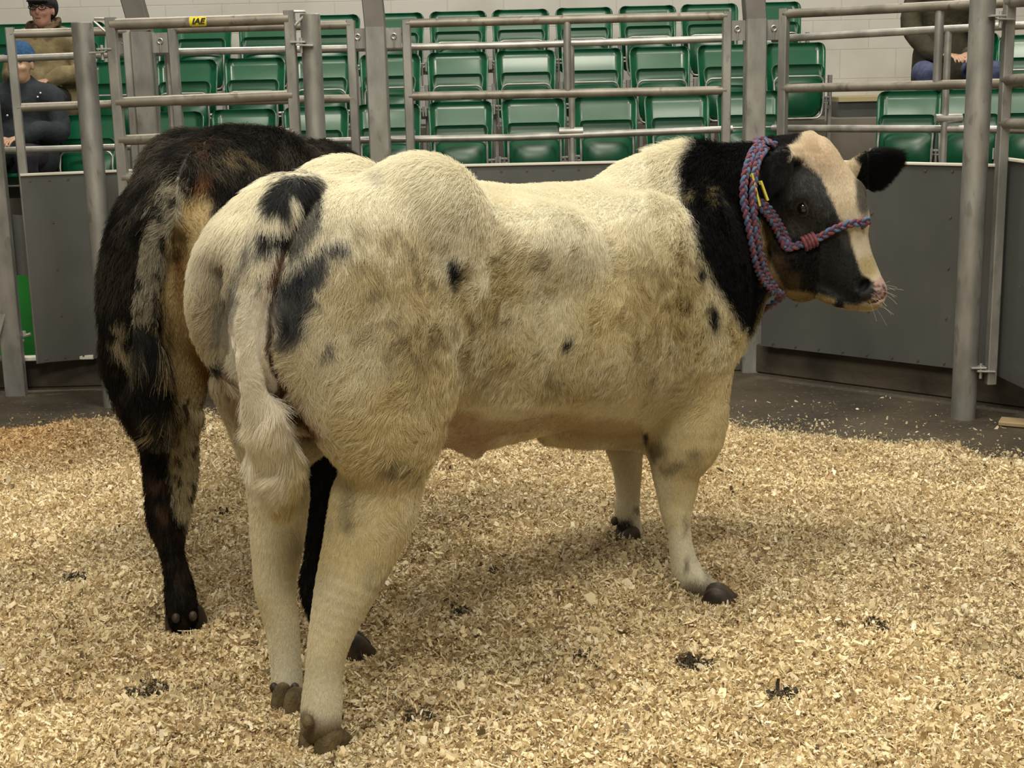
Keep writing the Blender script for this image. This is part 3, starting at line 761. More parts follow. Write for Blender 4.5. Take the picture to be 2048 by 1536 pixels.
# ---------------------------------------------------------------- coats: colour fields and hair
def in_poly(px, py, poly, edge=6.0):
    """soft 0..1 membership of a polygon in photograph pixels, edge = softness"""
    n = len(poly); ins = np.zeros(len(px), bool); d2 = np.full(len(px), 1e12)
    for i in range(n):
        x0, y0 = poly[i]; x1, y1 = poly[(i + 1) % n]
        c = (y0 > py) != (y1 > py)
        ins ^= c & (px < (x1 - x0) * (py - y0) / ((y1 - y0) + 1e-9) + x0)
        vx, vy = x1 - x0, y1 - y0; t = np.clip(((px - x0) * vx + (py - y0) * vy) / (vx * vx + vy * vy), 0, 1)
        d2 = np.minimum(d2, (px - x0 - t * vx) ** 2 + (py - y0 - t * vy) ** 2)
    sd = np.where(ins, 1, -1) * np.sqrt(d2)
    return sstep(-edge, edge, sd)
def blob(px, py, cx, cy, rx, ry, ang=0.0, soft=.5):
    a = math.radians(ang); x = (px - cx) * math.cos(a) + (py - cy) * math.sin(a); y = -(px - cx) * math.sin(a) + (py - cy) * math.cos(a)
    return sstep(1 + soft, 1 - soft, np.sqrt((x / rx) ** 2 + (y / ry) ** 2))
def mixc(C_, c, m): return C_ * (1 - m[:, None]) + np.array(c) * m[:, None]
def line_d(px, py, pts):
    d2 = np.full(len(px), 1e12)
    for (x0, y0), (x1, y1) in zip(pts[:-1], pts[1:]):
        vx, vy = x1 - x0, y1 - y0; t = np.clip(((px - x0) * vx + (py - y0) * vy) / (vx * vx + vy * vy), 0, 1)
        d2 = np.minimum(d2, (px - x0 - t * vx) ** 2 + (py - y0 - t * vy) ** 2)
    return np.sqrt(d2)
WHITE = (.83, .79, .66); CREAM = (.74, .655, .42); TAN = (.47, .365, .16); BROWN = (.17, .11, .045); BLACK = (.006, .006, .0065); ROAN = (.060, .065, .075); PINK = (.55, .36, .27)
def col_spotted(p, seed=0, jit=True):
    q = proj(p); n = len(p); rs = np.random.RandomState(5 + seed)
    wx = (fbm(p, 14, 3, 3) - .5) * 34; wy = (fbm(p, 14, 3, 4) - .5) * 34
    px, py = q[:, 0] + wx, q[:, 1] + wy
    if jit: px = px + rs.normal(0, 3.2, n); py = py + rs.normal(0, 5.5, n)
    n1 = fbm(p, 5, 4, 1); n2 = fbm(p, 13, 4, 2); n3 = fbm(p, 34, 3, 6)
    c = np.tile(np.array(WHITE), (n, 1)); z = p[:, 2]
    # staining: yellowing over the flanks, browner in the hollows
    y = sstep(.40, .62, n1) * .55 * sstep(1.2, .98, z) + .38 * sstep(1.12, .85, z) + .10
    c = mixc(c, CREAM, np.clip(y, 0, 1) * sstep(-.1, .25, z))
    t = sstep(.54, .74, n2) * .25 * sstep(1.15, 1.0, z) * sstep(.25, .6, z)
    for b in ((790, 540, 150, 110, 0, .75), (960, 600, 60, 140, 10, 1.0), (840, 690, 70, 80, 0, .8), (1000, 700, 60, 60, 0, .6), (1290, 640, 28, 130, -4, .8), (1370, 620, 40, 120, 0, .75), (1120, 760, 90, 50, 0, .6), (1300, 560, 60, 50, 0, .5), (1050, 520, 60, 40, 0, .5), (760, 620, 90, 60, 0, .6), (930, 640, 34, 90, 10, .8)):
        t = np.maximum(t, blob(px, py, *b[:4], b[4], .7) * b[5] * sstep(.30, .55, n2 * .6 + n3 * .4))
    c = mixc(c, TAN, np.clip(t * .85, 0, 1))
    c = mixc(c, BROWN, np.clip(t, 0, 1) * sstep(.56, .72, n3) * .65)
    # belly skin, sheath
    c = mixc(c, (.50, .36, .21), in_poly(px, py, [(890, 800), (950, 830), (1040, 838), (1120, 828), (1200, 835), (1290, 850), (1290, 900), (1180, 890), (1100, 862), (1000, 880), (960, 915), (900, 860)], 10) * .75)
    c = mixc(c, PINK, blob(px, py, 935, 875, 50, 35, 0, .5) * .55)
    # perineum line and the tail's shadow on it, painted dark beside the tail
    d = line_d(q[:, 0] + wx * .2, q[:, 1], [(606, 415), (572, 470), (553, 520), (536, 580), (531, 650), (548, 730), (580, 800), (625, 865)])
    c = mixc(c, (.17, .075, .045), sstep(12, 5, d) * .92)
    c = mixc(c, (.42, .27, .17), in_poly(px, py, [(560, 740), (600, 800), (650, 870), (640, 900), (560, 850), (470, 820), (440, 780), (480, 700)], 18) * .5)
    tailm = (line_d(q[:, 0], q[:, 1], [(531, 500), (510, 590), (497, 650), (498, 720), (530, 840), (552, 950)]) < 40) & (p[:, 1] < 3.12) & (p[:, 2] < 1.1) & ((p - B0) @ U < .03)
    c = mixc(c, (.46, .39, .28), blob(px, py, 440, 680, 60, 200, 0, .5) * (~tailm) * .75)  # greyish shading of the left thigh, painted into these two coat tones
    c = mixc(c, (.30, .26, .20), in_poly(px, py, [(430, 560), (490, 560), (480, 720), (470, 800), (430, 720)], 14) * (~tailm) * sstep(.35, .6, n3) * .6)
    c = np.where(tailm[:, None], c * .12 + np.array([.90, .86, .76]) * .88, c)
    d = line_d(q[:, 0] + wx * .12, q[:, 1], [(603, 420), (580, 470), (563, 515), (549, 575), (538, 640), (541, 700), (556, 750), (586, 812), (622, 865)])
    c = mixc(c, (.10, .055, .032), sstep(8, 4, d) * .95)  # tail's shadow over the perineum, painted again along its right edge
    # leg marks
    for b in ((800, 938, 34, 16, 10, .7), (700, 1000, 16, 40, 0, .35), (680, 1040, 30, 14, 0, .4), (590, 1090, 16, 28, 0, .35), (1350, 932, 30, 10, 0, .6), (1310, 900, 22, 22, 0, .75), (1392, 905, 14, 18, 0, .5), (1368, 1128, 6, 18, 10, .9), (1366, 1050, 5, 18, 0, .6), (1405, 1135, 8, 24, -25, .8),
              (760, 1150, 30, 26, 0, .35), (1270, 1018, 14, 7, -10, .9)):
        c = mixc(c, (.12, .085, .035), blob(px, py, *b[:4], b[4], .8) * b[5] * sstep(.25, .55, n3))
    c = mixc(c, (.19, .12, .045), sstep(1420, 1462, q[:, 1] + wx * .5) * sstep(.15, .4, n3 + .1) * .9)
    c = mixc(c, (.15, .10, .045), sstep(1375, 1395, q[:, 1] + wx * .4) * (q[:, 0] < 600) * .8)
    c = mixc(c, (.11, .075, .03), blob(px, py, 1415, 1192, 48, 28, 20, .4) * .8)
    c = mixc(c, BLACK, blob(px, py, 1238, 1075, 26, 38, 10, .3) * (q[:, 1] > 1025) * .95)
    c = mixc(c, (.16, .12, .06), blob(px, py, 612, 1440, 24, 14, 20, .5) * .8)
    # black patches over the rump and thigh (roan edges)
    qx, qy = q[:, 0] + wx * .5 + rs.normal(0, 4, n) * jit, q[:, 1] + wy * .5 + rs.normal(0, 6, n) * jit
    m = in_poly(qx, qy, [(536, 380), (560, 356), (600, 350), (632, 355), (640, 395), (632, 432), (600, 470), (572, 484), (545, 480), (538, 500), (512, 505), (522, 450), (530, 405)], 9)
    st = sstep(.34, .46, vn(p @ np.diag([30, 30, 26]) + 3, 1, 11))
    c = mixc(c, (.013, .014, .018), m * st * .98)
    m = in_poly(qx, qy, [(600, 515), (640, 488), (690, 482), (694, 500), (655, 512), (650, 560), (640, 600), (612, 650), (585, 690), (548, 655), (540, 600), (560, 556), (578, 530)], 14)
    c = mixc(c, ROAN, m * sstep(.22, .42, fbm(p, 20, 3, 21)) * .95); c = mixc(c, (.02, .022, .028), m * sstep(.47, .60, fbm(p, 22, 3, 22)) * .9)
    m = in_poly(qx, qy, [(600, 430), (640, 400), (640, 440), (600, 500), (570, 520), (560, 500)], 6); c = mixc(c, (.03, .033, .04), m * .8 * (q[:, 0] > 578))
    for b in ((915, 540, 15, 27, -8, 1, .012), (908, 515, 8, 12, 0, .8, .02), (916, 573, 6, 14, 0, .8, .03), (1138, 680, 11, 15, 20, 1, .015), (425, 728, 13, 12, 20, 1, .03), (655, 695, 8, 24, 35, .7, .07), (575, 680, 26, 16, 20, .7, .06), (440, 640, 16, 50, 8, .5, .12), (470, 590, 12, 60, 10, .45, .14),
              (500, 500, 9, 34, 8, .6, .07), (1400, 540, 9, 15, -10, 1, .01), (1424, 628, 12, 30, -15, 1, .012), (760, 355, 16, 22, 0, .22, .2), (520, 560, 5, 16, 0, .7, .03), (1290, 875, 5, 14, 0, .9, .015)):
        c = mixc(c, (b[6], b[6] * 1.04, b[6] * 1.12), blob(q[:, 0] + wx * .25 + rs.normal(0, 2, n) * jit, q[:, 1] + wy * .25 + rs.normal(0, 4, n) * jit, *b[:4], b[4], .45) * b[5])
    # neck
    hx, hy = q[:, 0] + wx * .55 + rs.normal(0, 3, n) * jit, q[:, 1] + wy * .55 + rs.normal(0, 5, n) * jit
    neck = in_poly(hx, hy, [(1392, 270), (1445, 262), (1530, 270), (1600, 270), (1600, 600), (1535, 606), (1518, 655), (1500, 672), (1480, 650), (1452, 604), (1420, 552), (1402, 510), (1388, 462), (1374, 420), (1364, 385), (1358, 345), (1366, 312), (1380, 288)], 8)
    c = mixc(c, BLACK, neck)
    c = mixc(c, (.45, .35, .17), blob(hx, hy, 1430, 385, 14, 22, -15, .6) * sstep(.5, .62, n3) * .6); c = mixc(c, (.40, .34, .2), blob(hx, hy, 1383, 392, 9, 10, 0, .5) * .6)
    # head
    fx, fy = q[:, 0] + wx * .25 + rs.normal(0, 1.6, n) * jit, q[:, 1] + wy * .25 + rs.normal(0, 2.2, n) * jit
    head = sstep(1505, 1530, q[:, 0])
    c = mixc(c, (.010, .010, .011), head * (q[:, 1] < 640) * (z > .8))
    c = mixc(c, (.095, .098, .10), blob(fx, fy, 1635, 385, 60, 50, 35, .45) * head * .8); c = mixc(c, (.05, .045, .035), blob(fx, fy, 1600, 450, 55, 30, 0, .6) * head * .6)
    c = mixc(c, (.09, .085, .08), blob(fx, fy, 1690, 470, 14, 28, -20, .6) * .6)
    blaze = in_poly(fx, fy, [(1618, 255), (1660, 262), (1712, 322), (1745, 360), (1748, 445), (1745, 470), (1790, 560), (1775, 568), (1745, 562), (1722, 545), (1712, 520), (1704, 490), (1700, 468), (1690, 452), (1676, 436), (1664, 410), (1652, 382), (1640, 356), (1620, 338), (1598, 322), (1582, 316), (1586, 303), (1604, 286)], 3.5)
    c = mixc(c, (.74, .65, .50), blaze * head)
    c = mixc(c, (.63, .44, .33), blob(fx, fy, 1650, 320, 26, 60, -35, .8) * blaze * .35)
    c = mixc(c, (.46, .36, .16), blob(fx, fy, 1735, 535, 22, 22, 20, .6) * blaze * .8)
    c = mixc(c, (.09, .085, .08), blob(fx, fy, 1728, 395, 15, 42, -6, .35) * .9)
    c = mixc(c, (.40, .30, .15), in_poly(fx, fy, [(1500, 432), (1524, 436), (1527, 480), (1535, 520), (1552, 550), (1572, 580), (1600, 588), (1590, 600), (1540, 592), (1512, 540), (1506, 490)], 4) * .95)
    c = mixc(c, (.085, .055, .025), in_poly(fx, fy, [(1530, 450), (1560, 490), (1590, 500), (1600, 560), (1600, 590), (1572, 575), (1545, 530), (1530, 500)], 6) * sstep(.35, .6, n3) * .9)
    c = mixc(c, (.36, .27, .12), in_poly(fx, fy, [(1580, 582), (1640, 592), (1672, 600), (1668, 612), (1600, 606), (1570, 594)], 3) * .9)
    c = mixc(c, (.42, .32, .20), in_poly(fx, fy, [(1688, 612), (1715, 612), (1745, 598), (1775, 590), (1778, 604), (1740, 630), (1690, 630)], 3) * .95)
    c = mixc(c, (.42, .34, .17), in_poly(hx, hy, [(1556, 588), (1530, 625), (1505, 665), (1480, 700), (1500, 655), (1522, 610), (1535, 590)], 4) * .8 * (q[:, 1] > 585))
    # far ear, near ear: black
    c = mixc(c, BLACK, ((q[:, 0] > 1694) & (q[:, 1] < 400) & (p[:, 1] > 4.325)) * 1.0)
    c = mixc(c, (.5, .42, .28), blob(fx, fy, 1705, 316, 22, 6, -20, .4) * .8)
    c = mixc(c, (.003, .003, .003), blob(q[:, 0], q[:, 1], 1727, 571, 12, 9, 25, .4))  # nostril hollow darkened by colour, its cut being shallow
    mz = in_poly(q[:, 0], q[:, 1], [(1752, 562), (1765, 548), (1785, 552), (1788, 590), (1770, 604), (1752, 606), (1746, 592), (1756, 584), (1744, 574)], 2.0)
    c = mixc(c, (.60, .40, .36), mz)
    for b in ((1746, 572, 5, 4), (1752, 572, 3, 3), (1758, 571, 3, 3), (1766, 571, 3, 3), (1768, 575, 3, 3), (1757, 581, 3, 3), (1764, 580, 3, 3), (1759, 588, 5, 3), (1770, 585, 3, 6), (1752, 593, 4, 3), (1773, 560, 3, 4)): c = mixc(c, (.06, .03, .035), blob(q[:, 0], q[:, 1], *b, 0, .4) * .9)
    v = .93 + .14 * rs.rand(n) if jit else 1.0
    v = v * (.90 + .2 * n2)
    return np.clip(c * (v[:, None] if jit else np.asarray(v)[:, None]), 0, 1)

def tri_sample(V, T, N, n, rs, wfun):
    a, b, c = V[T[:, 0]], V[T[:, 1]], V[T[:, 2]]
    ar = np.linalg.norm(np.cross(b - a, c - a), axis=1) * .5
    w = ar * wfun((a + b + c) / 3, (N[T[:, 0]] + N[T[:, 1]] + N[T[:, 2]]) / 3)
    cs = np.cumsum(w); t = np.searchsorted(cs, rs.rand(n) * cs[-1])
    r1 = np.sqrt(rs.rand(n)); r2 = rs.rand(n); u, v, x = 1 - r1, r1 * (1 - r2), r1 * r2
    p = V[T[t, 0]] * u[:, None] + V[T[t, 1]] * v[:, None] + V[T[t, 2]] * x[:, None]
    m = N[T[t, 0]] * u[:, None] + N[T[t, 1]] * v[:, None] + N[T[t, 2]] * x[:, None]
    return p, m / (np.linalg.norm(m, axis=1)[:, None] + 1e-9)
def vnormals(V, Q):
    n = np.cross(V[Q[:, 2]] - V[Q[:, 0]], V[Q[:, 3]] - V[Q[:, 1]]); N = np.zeros_like(V)
    for k in range(4): np.add.at(N, Q[:, k], n)
    return N / (np.linalg.norm(N, axis=1)[:, None] + 1e-12)
def clump_to(p, size, seed):
    """nearest jittered lattice point"""
    q = p / size; i0 = np.floor(q); best = np.full(len(p), 1e9); bp = np.zeros_like(p)
    for dx in (-1, 0, 1):
        for dy in (-1, 0, 1):
            for dz in (-1, 0, 1):
                c = i0 + [dx, dy, dz]
                j = np.stack([vn(c + .001, 1, seed + k) for k in range(3)], 1)
                s_ = c + j; d = ((s_ - q) ** 2).sum(1); m = d < best; best[m] = d[m]; bp[m] = s_[m]
    return bp * size
def make_coat(name, parent, V, Q, n, spec, colf, hair_mat, seed=1, K_=6, eye=np.array([0, 0, EYE])):
    """spec(p, N) -> dict(flow, length, lift, curl, clump)"""
    rs = np.random.RandomState(seed); N = vnormals(V, Q); T = np.vstack([Q[:, [0, 1, 2]], Q[:, [0, 2, 3]]])
    def w(p, m):
        f = ((eye - p) * m).sum(1) / np.linalg.norm(eye - p, axis=1)
        return np.where(f > -.15, 1.0, .30) * spec(p, m)['dens']
    p, m = tri_sample(V, T, N, n, rs, w)
    S = spec(p, m); flow = S['flow']; L = S['len'] * (.65 + .6 * rs.rand(n)); lift = S['lift'] * (.6 + .8 * rs.rand(n)); curl = S['curl']
    flow = flow - m * (flow * m).sum(1)[:, None]; flow /= np.linalg.norm(flow, axis=1)[:, None] + 1e-6
    sidev = np.cross(m, flow)
    # low-frequency turning of the flow: tufts and whorls
    ang = (fbm(p, 16, 2, 31) - .5) * 2 * S['swirl'] + rs.normal(0, .16, n)
    flow = flow * np.cos(ang)[:, None] + sidev * np.sin(ang)[:, None]; sidev = np.cross(m, flow)
    pts = np.zeros((n, K_, 3)); pts[:, 0] = p - m * .0015; d = flow * (1 - lift)[:, None] + m * lift[:, None]
    d /= np.linalg.norm(d, axis=1)[:, None]; seg = L / (K_ - 1); ph = fbm(p, 45, 2, 33) * 14
    for k in range(1, K_):
        t = k / (K_ - 1)
        dd = d * (1 - .55 * t) + flow * .55 * t + np.array([0, 0, -1]) * (.35 * t * S['droop'])[:, None]
        dd = dd + sidev * (np.sin(ph + t * 5) * curl)[:, None] + m * (np.cos(ph * 1.3 + t * 5) * curl * .4)[:, None]
        dd /= np.linalg.norm(dd, axis=1)[:, None]; pts[:, k] = pts[:, k - 1] + dd * seg[:, None]
    cs = .013 if 'csize' not in S else S['csize']
    g = clump_to(p, cs, seed + 50); off = g - p; off -= m * (off * m).sum(1)[:, None]
    for k in range(1, K_):
        t = k / (K_ - 1); pts[:, k] += off * (S['clump'] * t ** 1.3)[:, None]
    hc = bpy.data.hair_curves.new(name); hc.add_curves([K_] * n)
    hc.attributes['position'].data.foreach_set('vector', (pts.reshape(-1, 3) - np.array(parent.location)).astype(np.float32).ravel())
    rad = S['rad'][:, None] * np.linspace(1, .25, K_)[None, :]
    ra = hc.attributes.get('radius') or hc.attributes.new('radius', 'FLOAT', 'POINT')
    ra.data.foreach_set('value', rad.astype(np.float32).ravel())
    c = colf(p); ca = hc.attributes.new('hair_col', 'FLOAT_COLOR', 'CURVE')
    ca.data.foreach_set('color', np.concatenate([c, np.ones((n, 1))], 1).astype(np.float32).ravel())
    hc.materials.append(hair_mat)
    o = bpy.data.objects.new(name, hc); C.objects.link(o); o.parent = parent
    return o
def hair_material(name, rough=.6, trans=.38):
    m = bpy.data.materials.new(name); m.use_nodes = True; nt = m.node_tree; L = nt.links
    b = nt.nodes['Principled BSDF']; b.inputs['Roughness'].default_value = rough; b.inputs['Specular IOR Level'].default_value = .12
    a = nnode(nt, 'ShaderNodeAttribute', attribute_name='hair_col'); L.new(a.outputs['Color'], b.inputs['Base Color'])
    t = nnode(nt, 'ShaderNodeBsdfTranslucent'); L.new(a.outputs['Color'], t.inputs[0])
    x = nnode(nt, 'ShaderNodeMixShader'); x.inputs[0].default_value = trans
    L.new(b.outputs[0], x.inputs[1]); L.new(t.outputs[0], x.inputs[2]); L.new(x.outputs[0], nt.nodes['Material Output'].inputs[0])
    return m
def skin_material(name):
    def f(nt, b):
        a = nnode(nt, 'ShaderNodeAttribute', attribute_name='hair_col'); nt.links.new(a.outputs['Color'], b.inputs['Base Color'])
    return mat(name, rough=.7, spec=.3, build=f)
def body_obj(name, V, Q, colf, m, parent=None):
    o = mesh_obj(name, V, Q, m, parent)
    ca = o.data.attributes.new('hair_col', 'FLOAT_COLOR', 'POINT'); c = colf(V)
    ca.data.foreach_set('color', np.concatenate([c, np.ones((len(c), 1))], 1).astype(np.float32).ravel())
    return o
hair_m = hair_material('calf_hair'); skin_m = skin_material('calf_skin')

V, Q = build_spotted(.007)
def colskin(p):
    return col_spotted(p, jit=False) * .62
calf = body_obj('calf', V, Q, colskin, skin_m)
setp(calf, 'black and white calf in a braided rope halter standing in front on the shavings', 'calf')
def spec_spotted(p, m):
    n = len(p); q = proj(p); px, py = q[:, 0], q[:, 1]; z = p[:, 2]
    rel = p - B0; t = rel @ U; s = rel @ LFT
    down = np.array([0, 0, -1.0]); o = np.ones(n)
    flow = np.tile(-U * .55 + down * .75, (n, 1))
    top = sstep(1.0, 1.25, z)[:, None]; flow = flow * (1 - top) + (-U * .9 + down * .35) * top
    rump = sstep(.25, 0, t)[:, None]; flow = flow * (1 - rump) + (down * 1.0 - U * .1) * rump
    leg = sstep(.62, .5, z)[:, None]; flow = flow * (1 - leg) + down * leg
    head = ((px > 1525) & (z > .76) & (p[:, 1] > 3.8))[:, None]
    flow = np.where(head, -HD * .8 - HN * .25 + m * 0, flow)
    farear = (px > 1735) & (py < 400); nearear = (px < 1585) & (px > 1495) & (py > 300) & (py < 405) & (p[:, 1] < 4.17)
    flow = np.where(farear[:, None], unit((.8, .45, -.25)), flow); flow = np.where(nearear[:, None], unit((-.6, 0, -.8)), flow)
    L = .024 + .014 * fbm(p, 6, 2, 41)
    L = L * np.interp(z, [.08, .30, .48, .80], [.36, .44, .62, 1.0])
    neck = (px > 1340) & (px < 1540) & (z > .7); L = np.where(neck, .030, L)
    crest = (px > 1300) & (px < 1500) & (m[:, 2] > .45) & (z > 1.15); L = np.where(crest, .038, L)
    backtop = (m[:, 2] > .75) & (z > 1.1) & (px < 1300) & (px > 930); L = np.where(backtop, .014, L)
    L = np.where(head[:, 0], .011, L); L = np.where(head[:, 0] & (px < 1640) & (py < 310), .022, L)
    L = np.where(head[:, 0] & (px > 1640) & (py > 460), .008, L)
    L = np.where(farear, .030, L); L = np.where(nearear, .012, L)
    muz = (px > 1722) & (py > 552) & head[:, 0]; dens = np.where(muz, .03, 1.0); L = np.where(muz, .003, L)
    eyez = np.sqrt(((px - 1606) / 1.25) ** 2 + (py - 415) ** 2) < 11; dens = np.where(eyez & head[:, 0], 0.0, dens)
    dens = np.where(head[:, 0], 5.0, 1.0) * dens; dens = np.where(farear, 2.5, dens); dens = np.where(z < .4, 1.8, dens)
    belly = (py > 800) & (px > 890) & (px < 1290) & (z > .4) & (m[:, 2] < -.25); L = np.where(belly, .012, L); dens = np.where(belly, .5, dens)
    tail = line_d(px, py, [(520, 560), (500, 640), (498, 720), (530, 840), (550, 940), (558, 1000)]) < 62
    tail &= (p[:, 1] < 3.21) & (z < 1.08) & (np.abs(s) < .5) & (p[:, 0] < -.37) & (t < .075)
    sw = tail & (z < .86)
    L = np.where(sw, .060, L); L = np.where(tail & ~sw, .020, L); flow = np.where(tail[:, None], down, flow); dens = np.where(tail, 2.0, dens)
    curlz = sstep(1.2, 1.0, z) * sstep(.45, .6, z) * (1 - head[:, 0])
    lift = np.where(head[:, 0], .22, .32); lift = np.where(neck | crest, .5, lift); lift = np.where(farear, .35, lift); lift = np.where(tail, .12, lift)
    lift = np.where(backtop, .6, lift); lift = np.where(z < .5, .28, lift)
    return dict(flow=flow + 0 * o[:, None], len=L, lift=lift, curl=np.where(tail, .15, .12 + .5 * curlz), swirl=np.where(head[:, 0], .3, .4 + 1.9 * curlz), clump=np.where(head[:, 0], .15, .22) * o,
                droop=np.where(head[:, 0] | farear, 0, 1.0) * o, dens=dens, rad=np.where(head[:, 0], .00040, .00050) * o)
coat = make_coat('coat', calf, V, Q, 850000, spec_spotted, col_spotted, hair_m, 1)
# ---------------------------------------------------------------- eye, hooves, tags and halter of the spotted calf
bvh = BVHTree.FromPolygons([tuple(v) for v in V], [tuple(map(int, q)) for q in Q])
def hit(px, py, off=0.0, tree=None):
    d = Vector(ray(px, py)).normalized(); r = (tree or bvh).ray_cast(Vector((0, 0, EYE)), d)
    if r[0] is None: return None
    return np.array(r[0]) + np.array(r[1]) * off, np.array(r[1])
def hoof(parent, x, y, heading, z=0.0, pitch=0.0, s=1.0, m_=None, hs=1.0):
    """two claws side by side, coronet on top, heading = toe direction in the ground plane"""
    hd = unit((heading[0], heading[1], 0)); sd = np.array([-hd[1], hd[0], 0]); up = np.array([0, 0, 1.0])
    if pitch:
        a = pitch; hd, up = hd * math.cos(a) - up * math.sin(a), up * math.cos(a) + hd * math.sin(a)
    mb = MB()
    for k in (-1, 1):
        rings = []
        for (h_, back, front, w) in ((0.0, -.050, .072, .026), (.012, -.052, .072, .0275), (.035, -.046, .054, .0275), (.058, -.038, .036, .0255), (.07, -.028, .022, .021), (.078, -.012, .006, .008)):
            ring = []
            for i in range(14):
                a = 2 * math.pi * i / 14; ca, sa = math.cos(a), math.sin(a)
                l = (back + front) / 2 + (front - back) / 2 * ca
                ww = w * (1 - .35 * max(0, ca) ** 2) * (.85 if sa * k < 0 else 1.0)
                ring.append(np.array([x, y, z]) + s * (hd * (l + .008) + sd * (k * .0265 + ww * sa * (abs(sa) ** -.15 if abs(sa) > .01 else 1) + k * .004 * max(0, ca)) + up * h_ * hs))
            rings.append(ring)
        Vv = [v for r in rings for v in r]; F = [[i * 14 + j, i * 14 + (j + 1) % 14, (i + 1) * 14 + (j + 1) % 14, (i + 1) * 14 + j] for i in range(5) for j in range(14)]
        F += [list(range(14))[::-1], [70 + j for j in range(14)]]; mb.add(Vv, F)
    return mb.build('hoof', m_ or hoof_m, parent, True)
hoof_m = mat('horn_hoof', rough=.85, build=noisy((.05, .036, .014), (.15, .11, .05), 25, 5, (1, 1, 1), None, .5, 90))
hoof_dark = mat('dark_hoof', rough=.6, build=noisy((.012, .009, .006), (.06, .038, .02), 25, 5))
def dewclaws(parent, pts, r=.014, m_=None):
    for p in pts: MB().ell(p, (r, r, r * 1.25), 12, 8).build('dewclaw', m_ or hoof_dark, parent, True)
g = G(641, 1496); hoof(calf, g[0], g[1], (.62, .78), s=.93, hs=.8)
g = G(577, 1418); hoof(calf, g[0], g[1], (.62, .78), s=.78)
g = G(1430, 1203); hoof(calf, g[0], g[1], (.97, -.22), s=.86, m_=hoof_dark, hs=.72)
p = P(1246, 1092, 4.31); hoof(calf, p[0], p[1], (.75, .3), z=.045, pitch=.7, s=.72, m_=hoof_dark)
dewclaws(calf, [P(616, 1444, 2.955)], .014, hoof_m); dewclaws(calf, [P(548, 1376, 3.235), P(590, 1376, 3.235)], .011)
dewclaws(calf, [P(1348, 1170, 3.93)], .012); dewclaws(calf, [P(1229, 1042, 4.32)], .012)
# eyes
eye_m = mat('wet_dark_eye', (.006, .004, .003), .06, spec=.8)
er = hit(1606, 415)
ec = er[0] + unit(ray(1606, 415)) * .005
for c_ in (ec, ec + -HR * .185):
    o = MB().ell(c_, (.0205, .0205, .0205), 24, 16).build('eyeball', eye_m, calf, True)
lid_m = mat('eyelid_skin', (.022, .015, .011), .6)
m = MB(); ey = unit(HD * .9 + HR * .1); ez = unit(np.cross(HR, ey)); ring = []
for i in range(24):
    a = 2 * math.pi * i / 24; ring.append(ec + HR * (.011 - .004 * abs(math.cos(a))) + HD * .026 * math.cos(a) + HN * .0175 * math.sin(a))
m.tube(ring, .0045, 8, closed=True).build('eyelid', lid_m, calf, True)
# nostril darkening, muzzle skin spots are in the body colour; whiskers
def strands(name, parent, lines, rad, m_):
    hc = bpy.data.hair_curves.new(name); hc.add_curves([len(l) for l in lines])
    pts = np.vstack([np.array(l) for l in lines]) - np.array(parent.location)
    hc.attributes['position'].data.foreach_set('vector', pts.astype(np.float32).ravel())
    ra = hc.attributes.get('radius') or hc.attributes.new('radius', 'FLOAT', 'POINT'); ra.data.foreach_set('value', np.full(len(pts), rad, np.float32))
    hc.materials.append(m_); o = bpy.data.objects.new(name, hc); C.objects.link(o); o.parent = parent; return o
rs = np.random.RandomState(4); L_ = []
for i in range(22):
    h_ = hit(1735 + 40 * rs.rand(), 570 + 50 * rs.rand())
    if h_ is None: continue
    d = unit(h_[1] + np.array([.5, -.2, -.1]) + rs.normal(0, .35, 3)); l = .02 + .04 * rs.rand()
    L_.append([h_[0] + d * l * t + np.array([0, 0, -.012]) * t * t for t in np.linspace(0, 1, 5)])
strands('whiskers', calf, L_, .00022, mat('whisker', (.45, .42, .36), .5))
# ear tags
tag_m = mat('yellow_ear_tag', (.50, .45, .06), .45)
for a_, b_ in (((1503, 347), (1519, 412)), ((1521, 362), (1535, 401))):
    h0 = hit(*a_) ; Y0 = h0[0][1] - .035
    A, B = P(*a_, Y0), P(*b_, Y0 - .005)
    o = MB().bar(A, B, .0062, .022, (1, 0, 0), .001).build('ear_tag', tag_m, calf)
    m = MB(); m.tube([A + [0, -.004, -.006], A + [0, .02, -.006]], .005, 10); m2 = m.build('tag_button', tag_m, calf, True)

rope_cols = [mat('rope_purple', rough=.8, build=noisy((.07, .04, .095), (.16, .08, .15), 60, 4, (1, 1, 1), None, .6, 400)),
             mat('rope_blue', rough=.8, build=noisy((.035, .08, .17), (.10, .16, .27), 60, 4, (1, 1, 1), None, .6, 400)),
             mat('rope_red', rough=.8, build=noisy((.12, .028, .04), (.22, .07, .08), 60, 4, (1, 1, 1), None, .6, 400))]
def catmull(P_, n):
    P_ = np.array(P_, float); t = np.linspace(0, len(P_) - 1, n); i = np.clip(np.floor(t).astype(int), 0, len(P_) - 2); f = (t - i)[:, None]
    p0, p1, p2, p3 = P_[np.maximum(i - 1, 0)], P_[i], P_[i + 1], P_[np.minimum(i + 2, len(P_) - 1)]
    return .5 * (2 * p1 + (p2 - p0) * f + (2 * p0 - 5 * p1 + 4 * p2 - p3) * f ** 2 + (3 * p1 - p0 - 3 * p2 + p3) * f ** 3)
